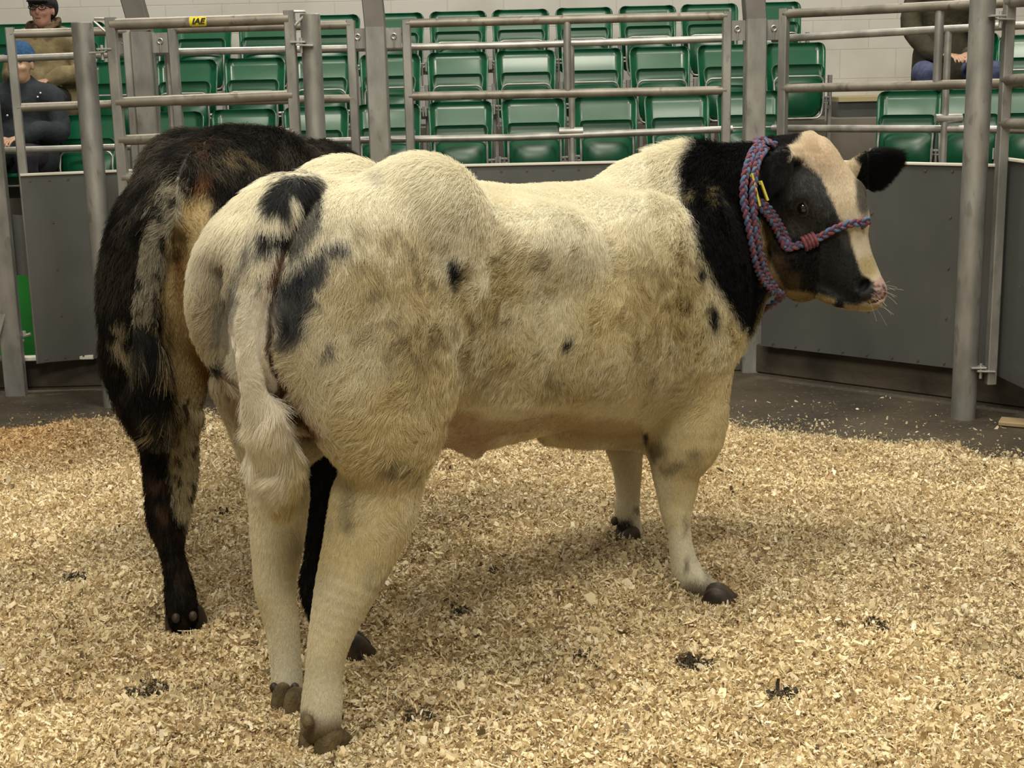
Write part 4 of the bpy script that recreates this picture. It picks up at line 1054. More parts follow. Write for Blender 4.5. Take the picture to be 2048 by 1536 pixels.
def braid(name, pts, nrm, parent, R=.0075, r=.0054, pitch=.058):
    pts = np.array(pts, float); ln = np.linalg.norm(np.diff(pts, axis=0), axis=1).sum(); n = max(12, int(ln / .004))
    c = catmull(pts, n); N_ = catmull(nrm, n); d = np.gradient(c, axis=0); d /= np.linalg.norm(d, axis=1)[:, None]
    N_ = N_ - d * (N_ * d).sum(1)[:, None]; N_ /= np.linalg.norm(N_, axis=1)[:, None]; S_ = np.cross(d, N_)
    s = np.concatenate([[0], np.cumsum(np.linalg.norm(np.diff(c, axis=0), axis=1))]); mb = MB(); cnt = []
    for k in range(3):
        ph = 2 * math.pi * (s / pitch + k / 3); a = c + S_ * (R * np.sin(ph))[:, None] + N_ * (R * .55 * np.sin(2 * ph))[:, None]
        f0 = len(mb.f); mb.tube(a, r, 8); cnt.append(len(mb.f) - f0)
    o = mb.build(name, rope_cols[0], parent, True); o.data.materials.append(rope_cols[1]); o.data.materials.append(rope_cols[2])
    o.data.polygons.foreach_set('material_index', sum([[k] * c_ for k, c_ in enumerate(cnt)], [])); return o
hc0 = hit(1617, 483)[0]
halter = empty('rope_halter', tuple(hc0), 'braided purple, blue and red rope halter on the head of the spotted calf', 'halter')
def onskin(pxs, off=.012):
    a = [hit(x, y, off) for x, y in pxs]; a = [q for q in a if q]; return [q[0] for q in a], [q[1] for q in a]
def wrap(c, dirs, off=.012):
    o, n_ = [], []
    for d in dirs:
        d = unit(d); r = bvh.ray_cast(Vector(c + d * .6), Vector(-d))
        o.append(np.array(r[0]) + np.array(r[1]) * off); n_.append(np.array(r[1]))
    return o, n_
# loop behind the ears and under the throat; far side found on the skin
cn = P(1510, 430, 4.23)
far = lambda angs, tilt: [LFT * math.sin(a) + np.array([.12 * math.cos(a), 0, math.cos(a)]) + tilt for a in np.radians(angs)]
pa, na = onskin([(1517, 300), (1500, 312), (1486, 338), (1478, 372), (1477, 405), (1482, 442), (1488, 482), (1496, 522), (1509, 552), (1532, 575), (1560, 586)], .022)
fb, fn = wrap(P(1520, 430, 4.25), far((160, 130, 95, 60, 30, 8), 0), .016)
braid('neck_rope', pa + fb + pa[:1], na + fn + na[:1], halter)
pa, na = onskin([(1524, 306), (1508, 330), (1498, 360), (1494, 400), (1497, 440), (1502, 480), (1511, 520), (1522, 550), (1545, 570)], .024); braid('neck_rope', pa, na, halter)
pa, na = onskin([(1494, 402), (1510, 412), (1526, 426), (1540, 447), (1553, 472), (1568, 496)], .014); braid('cheek_rope', pa, na, halter)
pa, na = onskin([(1497, 398), (1516, 404), (1534, 420), (1550, 444), (1564, 470), (1577, 494)], .014); braid('cheek_rope', pa, na, halter, .006, .005)
pa, na = onskin([(1568, 498), (1590, 494), (1606, 488), (1620, 482), (1642, 472), (1665, 459), (1690, 449), (1712, 445), (1726, 448)], .011)
fb, fn = wrap(P(1650, 500, 4.23), [HN * math.cos(a) - HR * math.sin(a) + HD * .1 for a in np.radians((40, 75, 110, 150))], .011)
braid('nose_band', pa + fb, na + fn, halter)
pa, na = onskin([(1568, 500), (1578, 520), (1590, 545), (1600, 575)], .012)
m = MB(); kc, kn = hit(1617, 484, .012)[0], hit(1617, 484)[1]; kd = unit(P(1660, 462, 4) - P(1580, 498, 4))
for t in np.linspace(-.016, .016, 4):
    a_ = unit(np.cross(kd, kn)); b_ = kn
    m.tube([kc + kd * t + (a_ * math.cos(q) * .019 + b_ * math.sin(q) * .014) for q in np.linspace(0, 2 * math.pi, 17)[:-1]], .0055, 8, closed=True)
m.build('knot', rope_cols[2], halter, True)
pa, na = onskin([(1512, 312), (1508, 296), (1520, 290), (1535, 296), (1548, 300)], .02); braid('rope_end', pa, na, halter, .006, .005)

# ---------------------------------------------------------------- dark shaggy calf behind
UD = unit((.12, .99, 0)); LD = np.array([-UD[1], UD[0], 0]); D0 = np.array([-.795, 3.66, 0])
def KD_(t, s, z): return D0 + UD * t + LD * s + np.array([0, 0, z])
def build_dark(h):
    f = Field((-1.35, 3.2, -.02), (-.1, 6.1, 1.5), h)
    T = [(-.02, 1.03, .17, .23), (.06, 1.06, .21, .27), (.18, 1.06, .235, .305), (.35, 1.04, .25, .335), (.55, .995, .265, .35), (.8, .96, .275, .35), (1.05, .94, .265, .35), (1.25, .94, .225, .355), (1.4, .95, .18, .30), (1.6, .95, .13, .22), (1.85, .86, .11, .16)]
    f.loft([KD_(t, 0, z) for t, z, w, hh in T], [w for *_, w, hh in T], [hh for *_, hh in T], LD, k=.02)
    f.loft([KD_(1.80, 0, .86), KD_(2.0, 0, .72), KD_(2.12, 0, .52), KD_(2.15, 0, .42)], [.10, .105, .07, .055], [.12, .13, .09, .06], LD, k=.04)
    RB = np.array([UD, LD, [0, 0, 1.0]])
    for s in (1, -1):
        f.ell(KD_(.26, s * .13, 1.19), (.19, .115, .175), RB, .05); f.ell(KD_(.06, s * .15, .90), (.18, .14, .33), RB, .06)
        f.ell(KD_(.18, s * .19, .82), (.20, .10, .28), RB, .06); f.ell(KD_(1.2, s * .17, .85), (.18, .1, .28), RB, .07)
        f.loft([KD_(1.18, s * .15, .7), KD_(1.2, s * .14, .5), KD_(1.22, s * .12, .35), KD_(1.22, s * .11, .08)], [.085, .055, .04, .036], [.095, .06, .042, .04], LD, k=.05)
        f.ell(KD_(2.0, s * .14, .82), (.03, .09, .045), RB, .02)
    f.loft([KD_(-.18, 0, 1.12), KD_(-.19, 0, .85), KD_(-.13, 0, .62)], .02, .06, LD, k=.06, op='cut')
    f.ell(KD_(.0, 0, 1.24), (.12, .06, .07), RB, .05)
    def leg(pts, dy=1.0, k=.05, q=.010):
        c = [P(x, y, Y) for x, y, w, Y in pts]; r = [w / FPX * (Y * .977 + .213 * (EYE - cc[2])) - q for (x, y, w, Y), cc in zip(pts, c)]
        f.loft(c, r, np.array(r) * dy, (1, .1, 0), k=k)
    leg([(295, 720, 84, 3.74), (318, 800, 74, 3.73), (334, 870, 64, 3.73), (341, 940, 58, 3.73), (338, 1000, 51, 3.72), (336, 1040, 45, 3.71), (341, 1090, 33, 3.70), (347, 1120, 30, 3.70), (357, 1165, 34, 3.70), (362, 1205, 37, 3.69), (366, 1235, 35, 3.69)])
    leg([(590, 780, 60, 3.66), (636, 860, 46, 3.64), (652, 915, 38, 3.63), (650, 960, 32, 3.62), (641, 1010, 27, 3.61), (632, 1060, 25, 3.60), (626, 1110, 24, 3.59), (618, 1160, 26, 3.58), (622, 1200, 25, 3.57), (645, 1250, 26, 3.56), (672, 1285, 26, 3.55)])
    tl = [(400, 318, 3.66, .035), (372, 345, 3.58, .035), (345, 385, 3.53, .032), (326, 430, 3.50, .029), (314, 480, 3.48, .027), (303, 540, 3.48, .026), (293, 600, 3.48, .026), (292, 660, 3.49, .028), (300, 720, 3.50, .036), (306, 780, 3.53, .04), (316, 840, 3.57, .03)]
    f.loft([P(x, y, Y) for x, y, Y, r in tl], [r for *_, r in tl], [r * .8 for *_, r in tl], (1, 0, 0), k=.012)
    V_, Q_ = f.mesh(); V_, Q_ = keep_largest(V_, Q_); return relax(V_, Q_, 2, .35), Q_
DBLK = (.009, .0075, .006)
def col_dark(p, seed=0, jit=True):
    q = proj(p); n = len(p); rs = np.random.RandomState(9 + seed)
    wx = (fbm(p, 14, 3, 53) - .5) * 30; wy = (fbm(p, 14, 3, 54) - .5) * 30
    px, py = q[:, 0] + wx, q[:, 1] + wy
    if jit: px = px + rs.normal(0, 3.5, n); py = py + rs.normal(0, 7, n)
    n2 = fbm(p, 11, 4, 62); n3 = fbm(p, 30, 3, 66); z = p[:, 2]
    c = np.tile(np.array(DBLK), (n, 1))
    fr = sstep(.42, .66, n2) * sstep(.75, 1.2, z); fr = fr * (rs.rand(n) > .35 if jit else .6)
    c = mixc(c, (.105, .09, .066), fr * .8)
    c = mixc(c, (.05, .030, .018), sstep(.5, .7, n3) * sstep(1.0, .7, z) * .7)
    c = mixc(c, (.27, .21, .11), in_poly(px, py, [(440, 315), (470, 305), (520, 320), (500, 340), (450, 345), (430, 345)], 10) * sstep(.45, .6, n3) * .7)
    c = mixc(c, (.10, .05, .03), blob(px, py, 405, 305, 16, 10, -30, .6) * .9); c = mixc(c, (.16, .07, .035), in_poly(px, py, [(395, 340), (412, 345), (410, 380), (392, 420), (380, 450), (372, 440), (380, 390)], 6) * .9)
    peri = in_poly(px, py, [(362, 400), (400, 380), (425, 400), (440, 600), (440, 820), (395, 830), (345, 810), (325, 760), (322, 640), (328, 540), (345, 460)], 9)
    c = mixc(c, (.52, .40, .20), peri * .92); c = mixc(c, (.36, .19, .06), peri * in_poly(px, py, [(345, 500), (400, 520), (440, 640), (440, 800), (400, 760), (370, 640)], 16) * .75)
    c = mixc(c, (.10, .05, .015), blob(px, py, 345, 512, 24, 14, 0, .6) * peri * .9)
    tl = line_d(px, py, [(352, 372), (330, 430), (315, 480), (303, 540), (292, 600), (290, 650)]) < 22
    tl = tl & (p[:, 1] < 3.56); c = mixc(c, (.36, .33, .25), tl * sstep(.28, .46, fbm(p @ np.diag([4, 4, 1.6]), 22, 2, 71)) * .9)
    sw = (line_d(px, py, [(292, 655), (300, 720), (306, 790), (318, 850)]) < 26) & (p[:, 1] < 3.60); c = mixc(c, (.016, .016, .016), sw * .95)
    c = mixc(c, (.40, .31, .17), sw * in_poly(px, py, [(310, 820), (345, 810), (345, 890), (330, 895), (312, 870)], 6) * sstep(.45, .55, n3) * .8)
    c = mixc(c, (.38, .31, .19), in_poly(px, py, [(215, 645), (250, 640), (275, 660), (278, 700), (262, 730), (235, 705), (222, 680)], 9) * sstep(.40, .55, n3) * .9)
    c = mixc(c, (.56, .48, .31), in_poly(px, py, [(345, 800), (440, 780), (440, 840), (402, 870), (396, 950), (384, 1040), (372, 1062), (355, 1020), (345, 940), (338, 880)], 7) * .92)
    c = mixc(c, (.03, .018, .01), in_poly(px, py, [(345, 800), (410, 800), (400, 1000), (350, 1000)], 5) * sstep(.58, .64, fbm(p, 60, 2, 77)) * .9)
    c = mixc(c, (.09, .05, .03), in_poly(px, py, [(300, 965), (325, 960), (345, 1020), (340, 1060), (322, 1040), (305, 1010)], 6) * sstep(.4, .6, n3) * .9)
    right = q[:, 0] > 480; low = z < .75
    c = np.where((right & low)[:, None], np.array((.010, .010, .011)), c)
    v = (.75 + .5 * rs.rand(n)) if jit else np.ones(n)
    return np.clip(c * v[:, None], 0, 1)
def spec_dark(p, m):
    n = len(p); q = proj(p); px, py = q[:, 0], q[:, 1]; z = p[:, 2]; t = (p - D0) @ UD; down = np.array([0, 0, -1.0])
    flow = np.tile(-UD * .35 + down * .8, (n, 1)); top = sstep(1.05, 1.28, z)[:, None]; flow = flow * (1 - top) + (-UD * .9 + down * .3) * top
    out = sstep(.9, 1.2, z)[:, None] * np.sign((p - D0) @ LD)[:, None] * LD * .5; flow = flow + out
    leg = sstep(.65, .5, z)[:, None]; flow = flow * (1 - leg) + down * leg
    L = .032 + .016 * fbm(p, 6, 2, 81); L = np.where(z < .6, .024, L); L = np.where(z < .3, .016, L)
    sw = (line_d(px, py, [(290, 640), (300, 720), (306, 790), (318, 850)]) < 30) & (p[:, 1] < 3.60); L = np.where(sw, .075, L)
    tl = (line_d(px, py, [(352, 372), (315, 480), (292, 600), (290, 650)]) < 28) & (p[:, 1] < 3.56); L = np.where(tl, .026, L)
    peri = in_poly(px, py, [(330, 430), (430, 380), (440, 820), (330, 800)], 4) > .5; L = np.where(peri & ~tl & ~sw, .013, L)
    hid = (t > .9); dens = np.where(hid, .5, 1.0); dens = np.where(sw | tl, 2.0, dens); o = np.ones(n)
    return dict(flow=flow, len=L, lift=np.where(sw, .15, .42) * o, curl=.30 * o, swirl=.8 * o, clump=.5 * o, droop=o, dens=dens, rad=.0006 * o)
VD, QD = build_dark(.0085)
dark = body_obj('calf', VD, QD, lambda p: col_dark(p, jit=False) * .6, skin_m)
setp(dark, 'dark brown and black shaggy calf standing behind the spotted calf, seen from its rear', 'calf')
make_coat('coat', dark, VD, QD, 280000, spec_dark, col_dark, hair_m, 2)
g = G(370, 1262); hoof(dark, g[0], g[1], (.1, 1), s=1.0, m_=hoof_dark)
g = G(695, 1312); hoof(dark, g[0], g[1], (.8, .3), s=.95, m_=hoof_dark)
for s in (1, -1):
    k_ = KD_(1.22, s * .11, 0); hoof(dark, k_[0], k_[1], UD[:2], s=.95, m_=hoof_dark)
dewclaws(dark, [P(352, 1236, 3.63), P(386, 1232, 3.63)], .011)
# ---------------------------------------------------------------- wood shavings on the ring floor
def ground_h(x, y):
    p = np.stack([x, y, np.zeros_like(x)], 1)
    return .030 * fbm(p, 2.2, 2, 101) + .075 * fbm(p, 5.5, 3, 102) - .018 + .008
def edge_fac(x, y):
    """1 inside the bedded ground, 0 on bare concrete"""
    p = np.stack([x, y, np.zeros_like(x)], 1); q = proj(p)
    line = np.interp(q[:, 0], [-400, 0, 150, 240, 500, 1450, 1700, 1900, 2048, 2500], [905, 868, 848, 836, 830, 842, 872, 896, 910, 960])
    return (q[:, 1] - line + (fbm(p, 4, 3, 103) - .5) * 50)
FEET = [G(641, 1490), G(577, 1415), G(1430, 1203), G(370, 1262), G(695, 1312)]
def press(x, y):
    r = np.ones(len(x))
    for g in FEET: r = np.minimum(r, sstep(.07, .15, np.hypot(x - g[0], (y - g[1]) * .8 + .02)))
    return .12 + .88 * r
rs = np.random.RandomState(21)
nx, ny = 240, 220
gx = np.linspace(-3.4, 3.4, nx); gy = np.linspace(1.2, 6.7, ny); GX, GY = np.meshgrid(gx, gy); fx_, fy_ = GX.ravel(), GY.ravel()
e = edge_fac(fx_, fy_); hz = ground_h(fx_, fy_) * press(fx_, fy_) * sstep(-5, 60, e) - .012 * sstep(10, -20, e)
bedV = np.stack([fx_, fy_, hz], 1); I = np.arange(nx * ny).reshape(ny, nx)
bedF = np.stack([I[:-1, :-1].ravel(), I[:-1, 1:].ravel(), I[1:, 1:].ravel(), I[1:, :-1].ravel()], 1)
N = 540000
fy = 1.6 + 4.9 * rs.rand(N * 3) ** 1.0; fx = (rs.rand(N * 3) * 2 - 1) * (fy * .42 + .60); wgt = (fy * .42 + .60) / (6.5 * .42 + .60) * np.where(fy < 2.7, .25, 1.0) * (3.3 / np.maximum(fy, 3)) ** .7
ok = rs.rand(N * 3) < wgt * 1.2; fx, fy = fx[ok][:N], fy[ok][:N]
e = edge_fac(fx, fy); keep = rs.rand(len(fx)) < np.clip(sstep(-48, 40, e) ** 2.2 + .012 * (e > -75), 0, 1); fx, fy, e = fx[keep], fy[keep], e[keep]
n = len(fx); p0 = np.stack([fx, fy, ground_h(fx, fy) * press(fx, fy) * sstep(-5, 60, e)], 1)
nz = fbm(p0 * [1, 1, 0], 9, 3, 104)
p0[:, 2] += (rs.rand(n) ** 1.6) * .024 * sstep(-10, 50, e) * (.5 + nz) * press(fx, fy) + .001
# a kicked-up heap against the raised front foot
mc = G(1300, 1142); mm = 4200; a = rs.rand(mm) * 2 * math.pi; r = np.sqrt(rs.rand(mm)); hh = np.sqrt(1 - r ** 2 * .98) * (.6 + .4 * rs.rand(mm))
mp = np.stack([mc[0] + .085 * r * np.cos(a), mc[1] + .06 * r * np.sin(a), .095 * hh + .01], 1)
p0 = np.vstack([p0, mp]); nz = np.concatenate([nz, fbm(mp, 9, 3, 105)]); n = len(p0)
sz = rs.lognormal(0, .35, n) * np.where(rs.rand(n) < .35, .6, 1.0); Lh = .0076 * sz; Wh = .0029 * sz * (.45 + .9 * rs.rand(n))
strip = rs.rand(n) < .16; Lh = np.where(strip, Lh * 1.7, Lh); Wh = np.where(strip, Wh * .4, Wh)
az = rs.rand(n) * 2 * math.pi; tilt = np.clip(np.abs(rs.normal(0, .7, n)), 0, 1.4); roll = rs.normal(0, .7, n)
u = np.stack([np.cos(az) * np.cos(tilt), np.sin(az) * np.cos(tilt), np.sin(tilt)], 1); s0 = np.stack([-np.sin(az), np.cos(az), np.zeros(n)], 1); w0 = np.cross(u, s0)
s_ = s0 * np.cos(roll)[:, None] + w0 * np.sin(roll)[:, None]; w_ = np.cross(u, s_)
curl = rs.normal(0, 1, n) * .8; FV = []
for k in range(4):
    t = (k / 1.5 - 1); ang = curl * t * 1.3
    along = np.where(np.abs(curl) > .02, np.sin(ang) / (curl * 1.3 + 1e-9), t); upo = np.where(np.abs(curl) > .02, (1 - np.cos(ang)) / (curl * 1.3 + 1e-9), 0)
    c = p0 + u * (along * Lh)[:, None] + w_ * (upo * Lh)[:, None]; wd = Wh * (1 if k in (1, 2) else .75)
    FV += [c - s_ * wd[:, None], c + s_ * wd[:, None]]
FV = np.stack(FV, 1).reshape(-1, 3); b = np.arange(n)[:, None] * 8 + len(bedV)
FQ = np.stack([b + [0, 1, 3, 2], b + [2, 3, 5, 4], b + [4, 5, 7, 6]], 1).reshape(-1, 4)
pal = np.array([(.88, .76, .50), (.80, .66, .41), (.68, .54, .32), (.92, .84, .64), (.46, .33, .17), (.16, .12, .07)])
pr = np.stack([.30 + 0 * nz, .27 + 0 * nz, .18 + .25 * sstep(.5, .7, nz), .15 + 0 * nz, .07 + .25 * sstep(.55, .75, nz), .02 + .10 * sstep(.66, .76, nz)], 1); pr = np.cumsum(pr / pr.sum(1)[:, None], 1)
ci = (rs.rand(n)[:, None] > pr).sum(1).clip(0, 5); col = pal[ci] * (.82 + .3 * rs.rand(n))[:, None]
big = fbm(p0 * [1, 1, 0], 1.6, 2, 106); col = col * (1 - .18 * sstep(.5, .75, big))[:, None]
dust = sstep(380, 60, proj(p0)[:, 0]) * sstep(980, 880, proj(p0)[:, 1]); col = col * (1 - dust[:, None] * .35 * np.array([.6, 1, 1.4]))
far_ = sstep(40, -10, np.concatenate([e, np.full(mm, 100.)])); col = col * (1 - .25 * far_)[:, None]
for (dx, dy, dr) in ((925, 1262, .035), (1170, 1340, .03), (720, 1318, .04), (1390, 1355, .05), (1570, 1430, .04), (840, 1480, .03), (1000, 1180, .03), (1235, 1120, .03), (1750, 1300, .035), (150, 1180, .04), (450, 1060, .03), (300, 1420, .05)):
    g = G(dx, dy); d = np.hypot(p0[:, 0] - g[0], p0[:, 1] - g[1]); mk = (d < dr) & (rs.rand(n) < .65); col[mk] = (.045, .038, .026)
be = edge_fac(fx_, fy_); bp_ = np.stack([fx_, fy_, 0 * fx_], 1); bn = fbm(bp_, 20, 3, 107)
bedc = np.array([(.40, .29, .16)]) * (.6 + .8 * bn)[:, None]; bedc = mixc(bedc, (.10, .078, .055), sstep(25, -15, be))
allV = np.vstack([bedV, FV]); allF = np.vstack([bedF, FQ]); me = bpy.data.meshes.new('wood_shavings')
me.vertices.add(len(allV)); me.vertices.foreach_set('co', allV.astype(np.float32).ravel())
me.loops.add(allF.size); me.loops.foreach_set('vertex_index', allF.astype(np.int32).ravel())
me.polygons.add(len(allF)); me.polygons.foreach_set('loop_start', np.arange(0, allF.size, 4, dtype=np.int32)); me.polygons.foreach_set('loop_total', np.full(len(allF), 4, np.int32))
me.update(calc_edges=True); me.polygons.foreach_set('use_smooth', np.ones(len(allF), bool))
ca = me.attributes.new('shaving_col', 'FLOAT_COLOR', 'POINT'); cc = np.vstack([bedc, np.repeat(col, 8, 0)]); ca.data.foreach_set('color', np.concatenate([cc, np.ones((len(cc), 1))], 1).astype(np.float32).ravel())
def shav_build(nt, b):
    L = nt.links; a = nnode(nt, 'ShaderNodeAttribute', attribute_name='shaving_col'); L.new(a.outputs['Color'], b.inputs['Base Color'])
    t = nnode(nt, 'ShaderNodeBsdfTranslucent'); L.new(a.outputs['Color'], t.inputs[0]); x = nnode(nt, 'ShaderNodeMixShader'); x.inputs[0].default_value = .22
    L.new(b.outputs[0], x.inputs[1]); L.new(t.outputs[0], x.inputs[2]); L.new(x.outputs[0], nt.nodes['Material Output'].inputs[0])
me.materials.append(mat('wood_shaving', rough=.65, spec=.3, build=shav_build))
so = bpy.data.objects.new('wood_shavings', me); C.objects.link(so); setp(so, 'pale curled wood shavings spread thickly over the ring floor', 'shavings', kind='stuff')
# ---------------------------------------------------------------- people in the stand
def sdf_obj(name, lo, hi, h, fn, m_, parent=None):
    f = Field(lo, hi, h); fn(f); v, q = f.mesh(); v = relax(v, q, 1, .3); return mesh_obj(name, v, q, m_, parent, True)
cloth = lambda nm, a, b, sc_=7: mat(nm, rough=.85, build=noisy(a, b, sc_, 6, (1, 1, 1), None, .6, 26))
skin_pink = mat('ruddy_skin', rough=.5, build=noisy((.40, .20, .15), (.52, .30, .23), 18, 4))
skin_pale = mat('pale_skin', rough=.5, build=noisy((.42, .26, .17), (.50, .32, .22), 18, 4))
def fingers(f, wrist, d, s=1.0):
    d = unit(d); sd = unit(np.cross(d, [0, 0, 1.0])); dn = np.array([0, 0, -1.0])
    f.loft([wrist, wrist + d * .05 * s, wrist + d * .085 * s], [.032, .040, .036], [.018, .016, .013], sd, k=.01)
    for i, (o, l) in enumerate(((-.030, .060), (-.010, .070), (.011, .066), (.030, .052))):
        a = wrist + d * .085 * s + sd * o; f.loft([a, a + d * l * .45 + dn * .006, a + d * l * .8 + dn * .022, a + d * l * .95 + dn * .038], [.0095, .009, .0085, .0075], [.0095, .009, .0085, .0075], sd, k=.004)
    a = wrist + d * .03 - sd * .036; f.loft([a, a + d * .03 - sd * .02, a + d * .058 - sd * .024 + dn * .012], [.012, .011, .009], [.012, .011, .009], sd, k=.008)
def seated(px, Yt, head_py, seat_z, label, opts):
    """seated figure facing the ring; head_py = pixel row of the head centre, Yt depth of torso"""
    hc_ = P(px, head_py, Yt - .05); X = hc_[0]; hz = hc_[2]; sh = hz - .165; hip = seat_z + .10; kn = Yt - .46; g = opts.get('lean', 0.0)
    out = opts.get('out', .10); col_s = opts['skin']; hx = opts.get('hx', 0.0); ax = np.array([1.0, 0, 0])
    ex = lambda s, k: np.array([X + s * (.245 + .03 * k), Yt - .06, sh - .27])
    hand = lambda s: np.array([X + s * .07, Yt - .34, hip + .13])
    def limbs(f, e):
        f.loft([(X, Yt, hip), (X, Yt + .02, hip + .22), (X, Yt + .01, sh - .12), (X, Yt, sh - .02)], np.array([.165, .16, .175, .13]) + e, np.array([.115, .115, .12, .085]) + e, ax, k=.05)
        for s in (-1, 1):
            f.ell((X + s * .165, Yt, sh - .055), np.array([.075, .075, .075]) + e, None, .06)
            f.loft([(X + s * .19, Yt, sh - .06), ex(s, 0), (X + s * .17, Yt - .24, hip + .17), hand(s) + [s * .03, .05, 0]], np.array([.058, .05, .042, .032]) + e, np.array([.058, .05, .042, .032]) + e, ax, k=.03)
    def legs(f, e):
        for s in (-1, 1):
            k_ = np.array([X + s * (out + .04), kn, hip + .01])
            f.loft([(X + s * .09, Yt - .02, hip - .01), (X + s * out, (Yt + kn) / 2, hip + .01), k_], np.array([.085, .078, .060]) + e, np.array([.085, .078, .062]) + e, ax, k=.03)
            f.loft([k_, k_ + [0, .03, -.22], k_ + [0, .05, -.40]], np.array([.058, .050, .038]) + e, np.array([.060, .055, .04]) + e, ax, k=.02)
    def bodyf(f):
        limbs(f, -.012); legs(f, -.012)
        f.loft([(X, Yt, sh - .03), (X + hx * .5, Yt - .02, sh + .03), (X + hx, Yt - .03, sh + .06)], [.06, .055, .055], [.06, .055, .055], ax, k=.02)
        c = np.array([X + hx, Yt - .05, hz])
        f.ell(c + [0, .02, .035], (.076, .094, .090), None, .02); f.ell(c + [0, -.02, -.045], (.058, .066, .068), None, .04); f.ell(c + [0, -.045, -.085], (.034, .032, .026), None, .03)
        f.loft([c + [0, -.078, .022], c + [0, -.098, -.012], c + [0, -.092, -.026]], [.009, .014, .012], [.010, .013, .010], ax, k=.012)
        for s in (-1, 1):
            f.ell(c + [s * .079, .01, -.008], (.010, .018, .032), None, .008); f.ell(c + [s * .033, -.066, -.022], (.022, .02, .018), None, .02)
            f.ell(c + [s * .030, -.083, .022], (.013, .012, .009), None, .006, 'cut')
        f.loft([c + [-.024, -.087, -.060], c + [0, -.094, -.050], c + [.024, -.087, -.060]], .004, .0022, (0, 0, 1), k=.004, op='cut')
        for s in (-1, 1): fingers(f, hand(s), (-s * .35, -.85, -.1))
    lo, hi = (X - .42, kn - .25, hip - .50), (X + .42, Yt + .22, hz + .17)
    root = sdf_obj('person', lo, hi, .0085, bodyf, col_s); setp(root, label, 'person', opts.get('group'))
    c = np.array([X + hx, Yt - .05, hz])
    for s in (-1, 1): MB().ell(c + [s * .030, -.073, .021], (.011, .010, .008), 12, 8).build('eye', mat('eye_white', (.10, .07, .06), .3), root, True)
    def coatf(f):
        limbs(f, .022)
        f.loft([(X, Yt - .01, hip + .12), (X, Yt - .05, hip - .02)], [.205, .225], [.15, .16], ax, k=.05)
        f.loft([(X, Yt, sh - .02), (X + hx * .3, Yt - .01, sh + .045)], [.105, .088], [.09, .08], ax, k=.03)
        f.ell((X + hx * .5, Yt - .03, sh + .085), (.062, .066, .05), None, .01, 'cut')
    coat_ = sdf_obj('coat', lo, hi, .011, coatf, opts['coat'], root)
    sdf_obj('trousers', lo, hi, .012, lambda f: legs(f, .010), opts['legs'], root)
    for s in (-1, 1):
        k_ = np.array([X + s * (out + .04), kn + .05, hip - .44])
        sdf_obj('shoe', k_ - .2, k_ + .2, .009, lambda f: (f.loft([k_ + [0, .05, .02], k_ + [0, -.06, 0], k_ + [0, -.14, -.015]], [.042, .046, .036], [.05, .042, .028], ax, k=.02)), black_plastic, root)
    return root, c, coat_, X, sh, hip
khaki = cloth('khaki_cloth', (.13, .10, .045), (.27, .22, .12)); navy = cloth('navy_quilted', (.005, .009, .013), (.016, .024, .032)); olive = cloth('olive_cloth', (.022, .018, .009), (.05, .043, .022))
r1, c, k1, X, sh, hip = seated(83, 10.42, 21, P(92, 126, 10.53)[2] - .36, 'person in a black flat cap, glasses and khaki coat seated behind the blue beanie', dict(skin=skin_pink, coat=khaki, legs=cloth('black_cloth', (.006, .006, .006), (.02, .02, .02))))
def capf(f):
    f.ell(c + [0, .03, .055], (.094, .112, .075), None, .01); f.ell(c + [.01, .07, .02], (.088, .06, .09), None, .03); f.ell(c + [0, -.085, .062], (.075, .055, .014), None, .02)
sdf_obj('flat_cap', c - .25, c + .25, .007, capf, cloth('black_wool', (.008, .008, .009), (.02, .02, .022), 40), r1)
gm = mat('black_spectacle_frame', (.01, .01, .01), .3); m = MB()
for s in (-1, 1):
    m.tube([c + [s * .033 + .027 * math.cos(a), -.098 + .006 * abs(math.cos(a)), .018 + .017 * math.sin(a)] for a in np.linspace(0, 2 * math.pi, 21)[:-1]], .003, 8, closed=True)
    m.tube([c + [s * .060, -.094, .026], c + [s * .082, -.03, .024], c + [s * .084, .02, .014]], .0028, 8)
m.tube([c + [-.007, -.102, .02], c + [.007, -.102, .02]], .003, 8); gl = m.build('spectacles', gm, r1, True)
m = MB(); m.ell(c + [0, -.088, -.054], (.022, .006, .005), 14, 8).build('lips', mat('lip_skin', (.26, .10, .09), .5), r1, True)
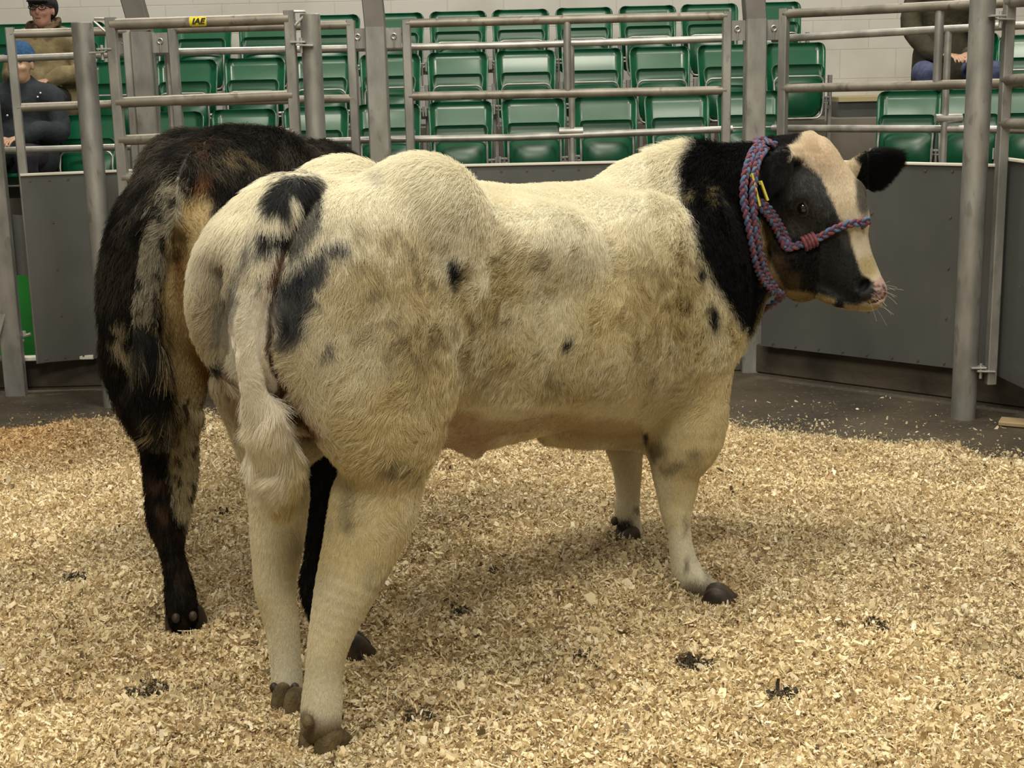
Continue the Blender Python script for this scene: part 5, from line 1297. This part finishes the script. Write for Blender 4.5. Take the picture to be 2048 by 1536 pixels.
sdf_obj('collar', c - [.2, .2, .3], c + [.2, .2, .1], .008, lambda f: (f.loft([(X - .03, 10.30, sh + .03), (X - .105, 10.36, sh + .055), (X - .07, 10.45, sh + .075), (X + .07, 10.45, sh + .085), (X + .115, 10.36, sh + .08), (X + .04, 10.30, sh + .03)], .016, .036, (.01, .01, 0), k=.01), None), cloth('brown_corduroy', (.05, .03, .015), (.11, .07, .04), 30), r1)
r2, c2, k2, X, sh, hip = seated(34, 9.68, 130, P(28, 232, 9.8)[2] - .36, 'person in a blue beanie and dark padded coat seated in the front row', dict(skin=skin_pale, coat=navy, legs=cloth('purple_black_cloth', (.010, .007, .016), (.022, .016, .032)), hx=.02))
def beanie(f):
    f.ell(c2 + [0, .025, .065], (.092, .108, .095), None, .01); f.loft([c2 + [-.085, .0, .05], c2 + [0, -.075, .052], c2 + [.085, .0, .05]], .02, .016, (0, 0, 1), k=.02)
sdf_obj('beanie', c2 - .25, c2 + .25, .007, beanie, cloth('blue_knit', (.008, .045, .13), (.018, .085, .21), 60), r2)
m = MB(); m.box(tuple(c2 + [-.02, -.103, .058]), tuple(c2 + [.012, -.098, .068])); m.build('beanie_badge', mat('white_badge', (.5, .5, .5), .6), r2)
for i, (dx, dz) in enumerate(((.155, -.02), (.135, -.045), (-.06, -.16), (-.06, -.33), (-.07, -.46))):
    MB().ell((X + dx, 9.68 - (.105 if i < 2 else .155), sh + dz), (.008, .006, .008), 10, 6).build('snap_button', mat('shiny_snap', (.7, .7, .72), .2, .6), r2, True)
m = MB(); m.ell(c2 + [0, -.088, -.054], (.02, .006, .005), 14, 8).build('lips', mat('lip_skin_pale', (.30, .14, .11), .5), r2, True)
r3, c3, k3, X, sh, hip = seated(1896, 10.36, -78, P(1930, 66, 10.25)[2] - .38, 'person in an olive coat and blue jeans, head above the picture edge', dict(skin=skin_pale, coat=olive, legs=cloth('blue_denim', (.035, .045, .11), (.07, .085, .17), 30), out=.19))
sdf_obj('hair', c3 - .25, c3 + .25, .009, lambda f: f.ell(c3 + [0, .03, .06], (.084, .10, .075), None, .01), mat('brown_hair', (.05, .03, .02), .7), r3)
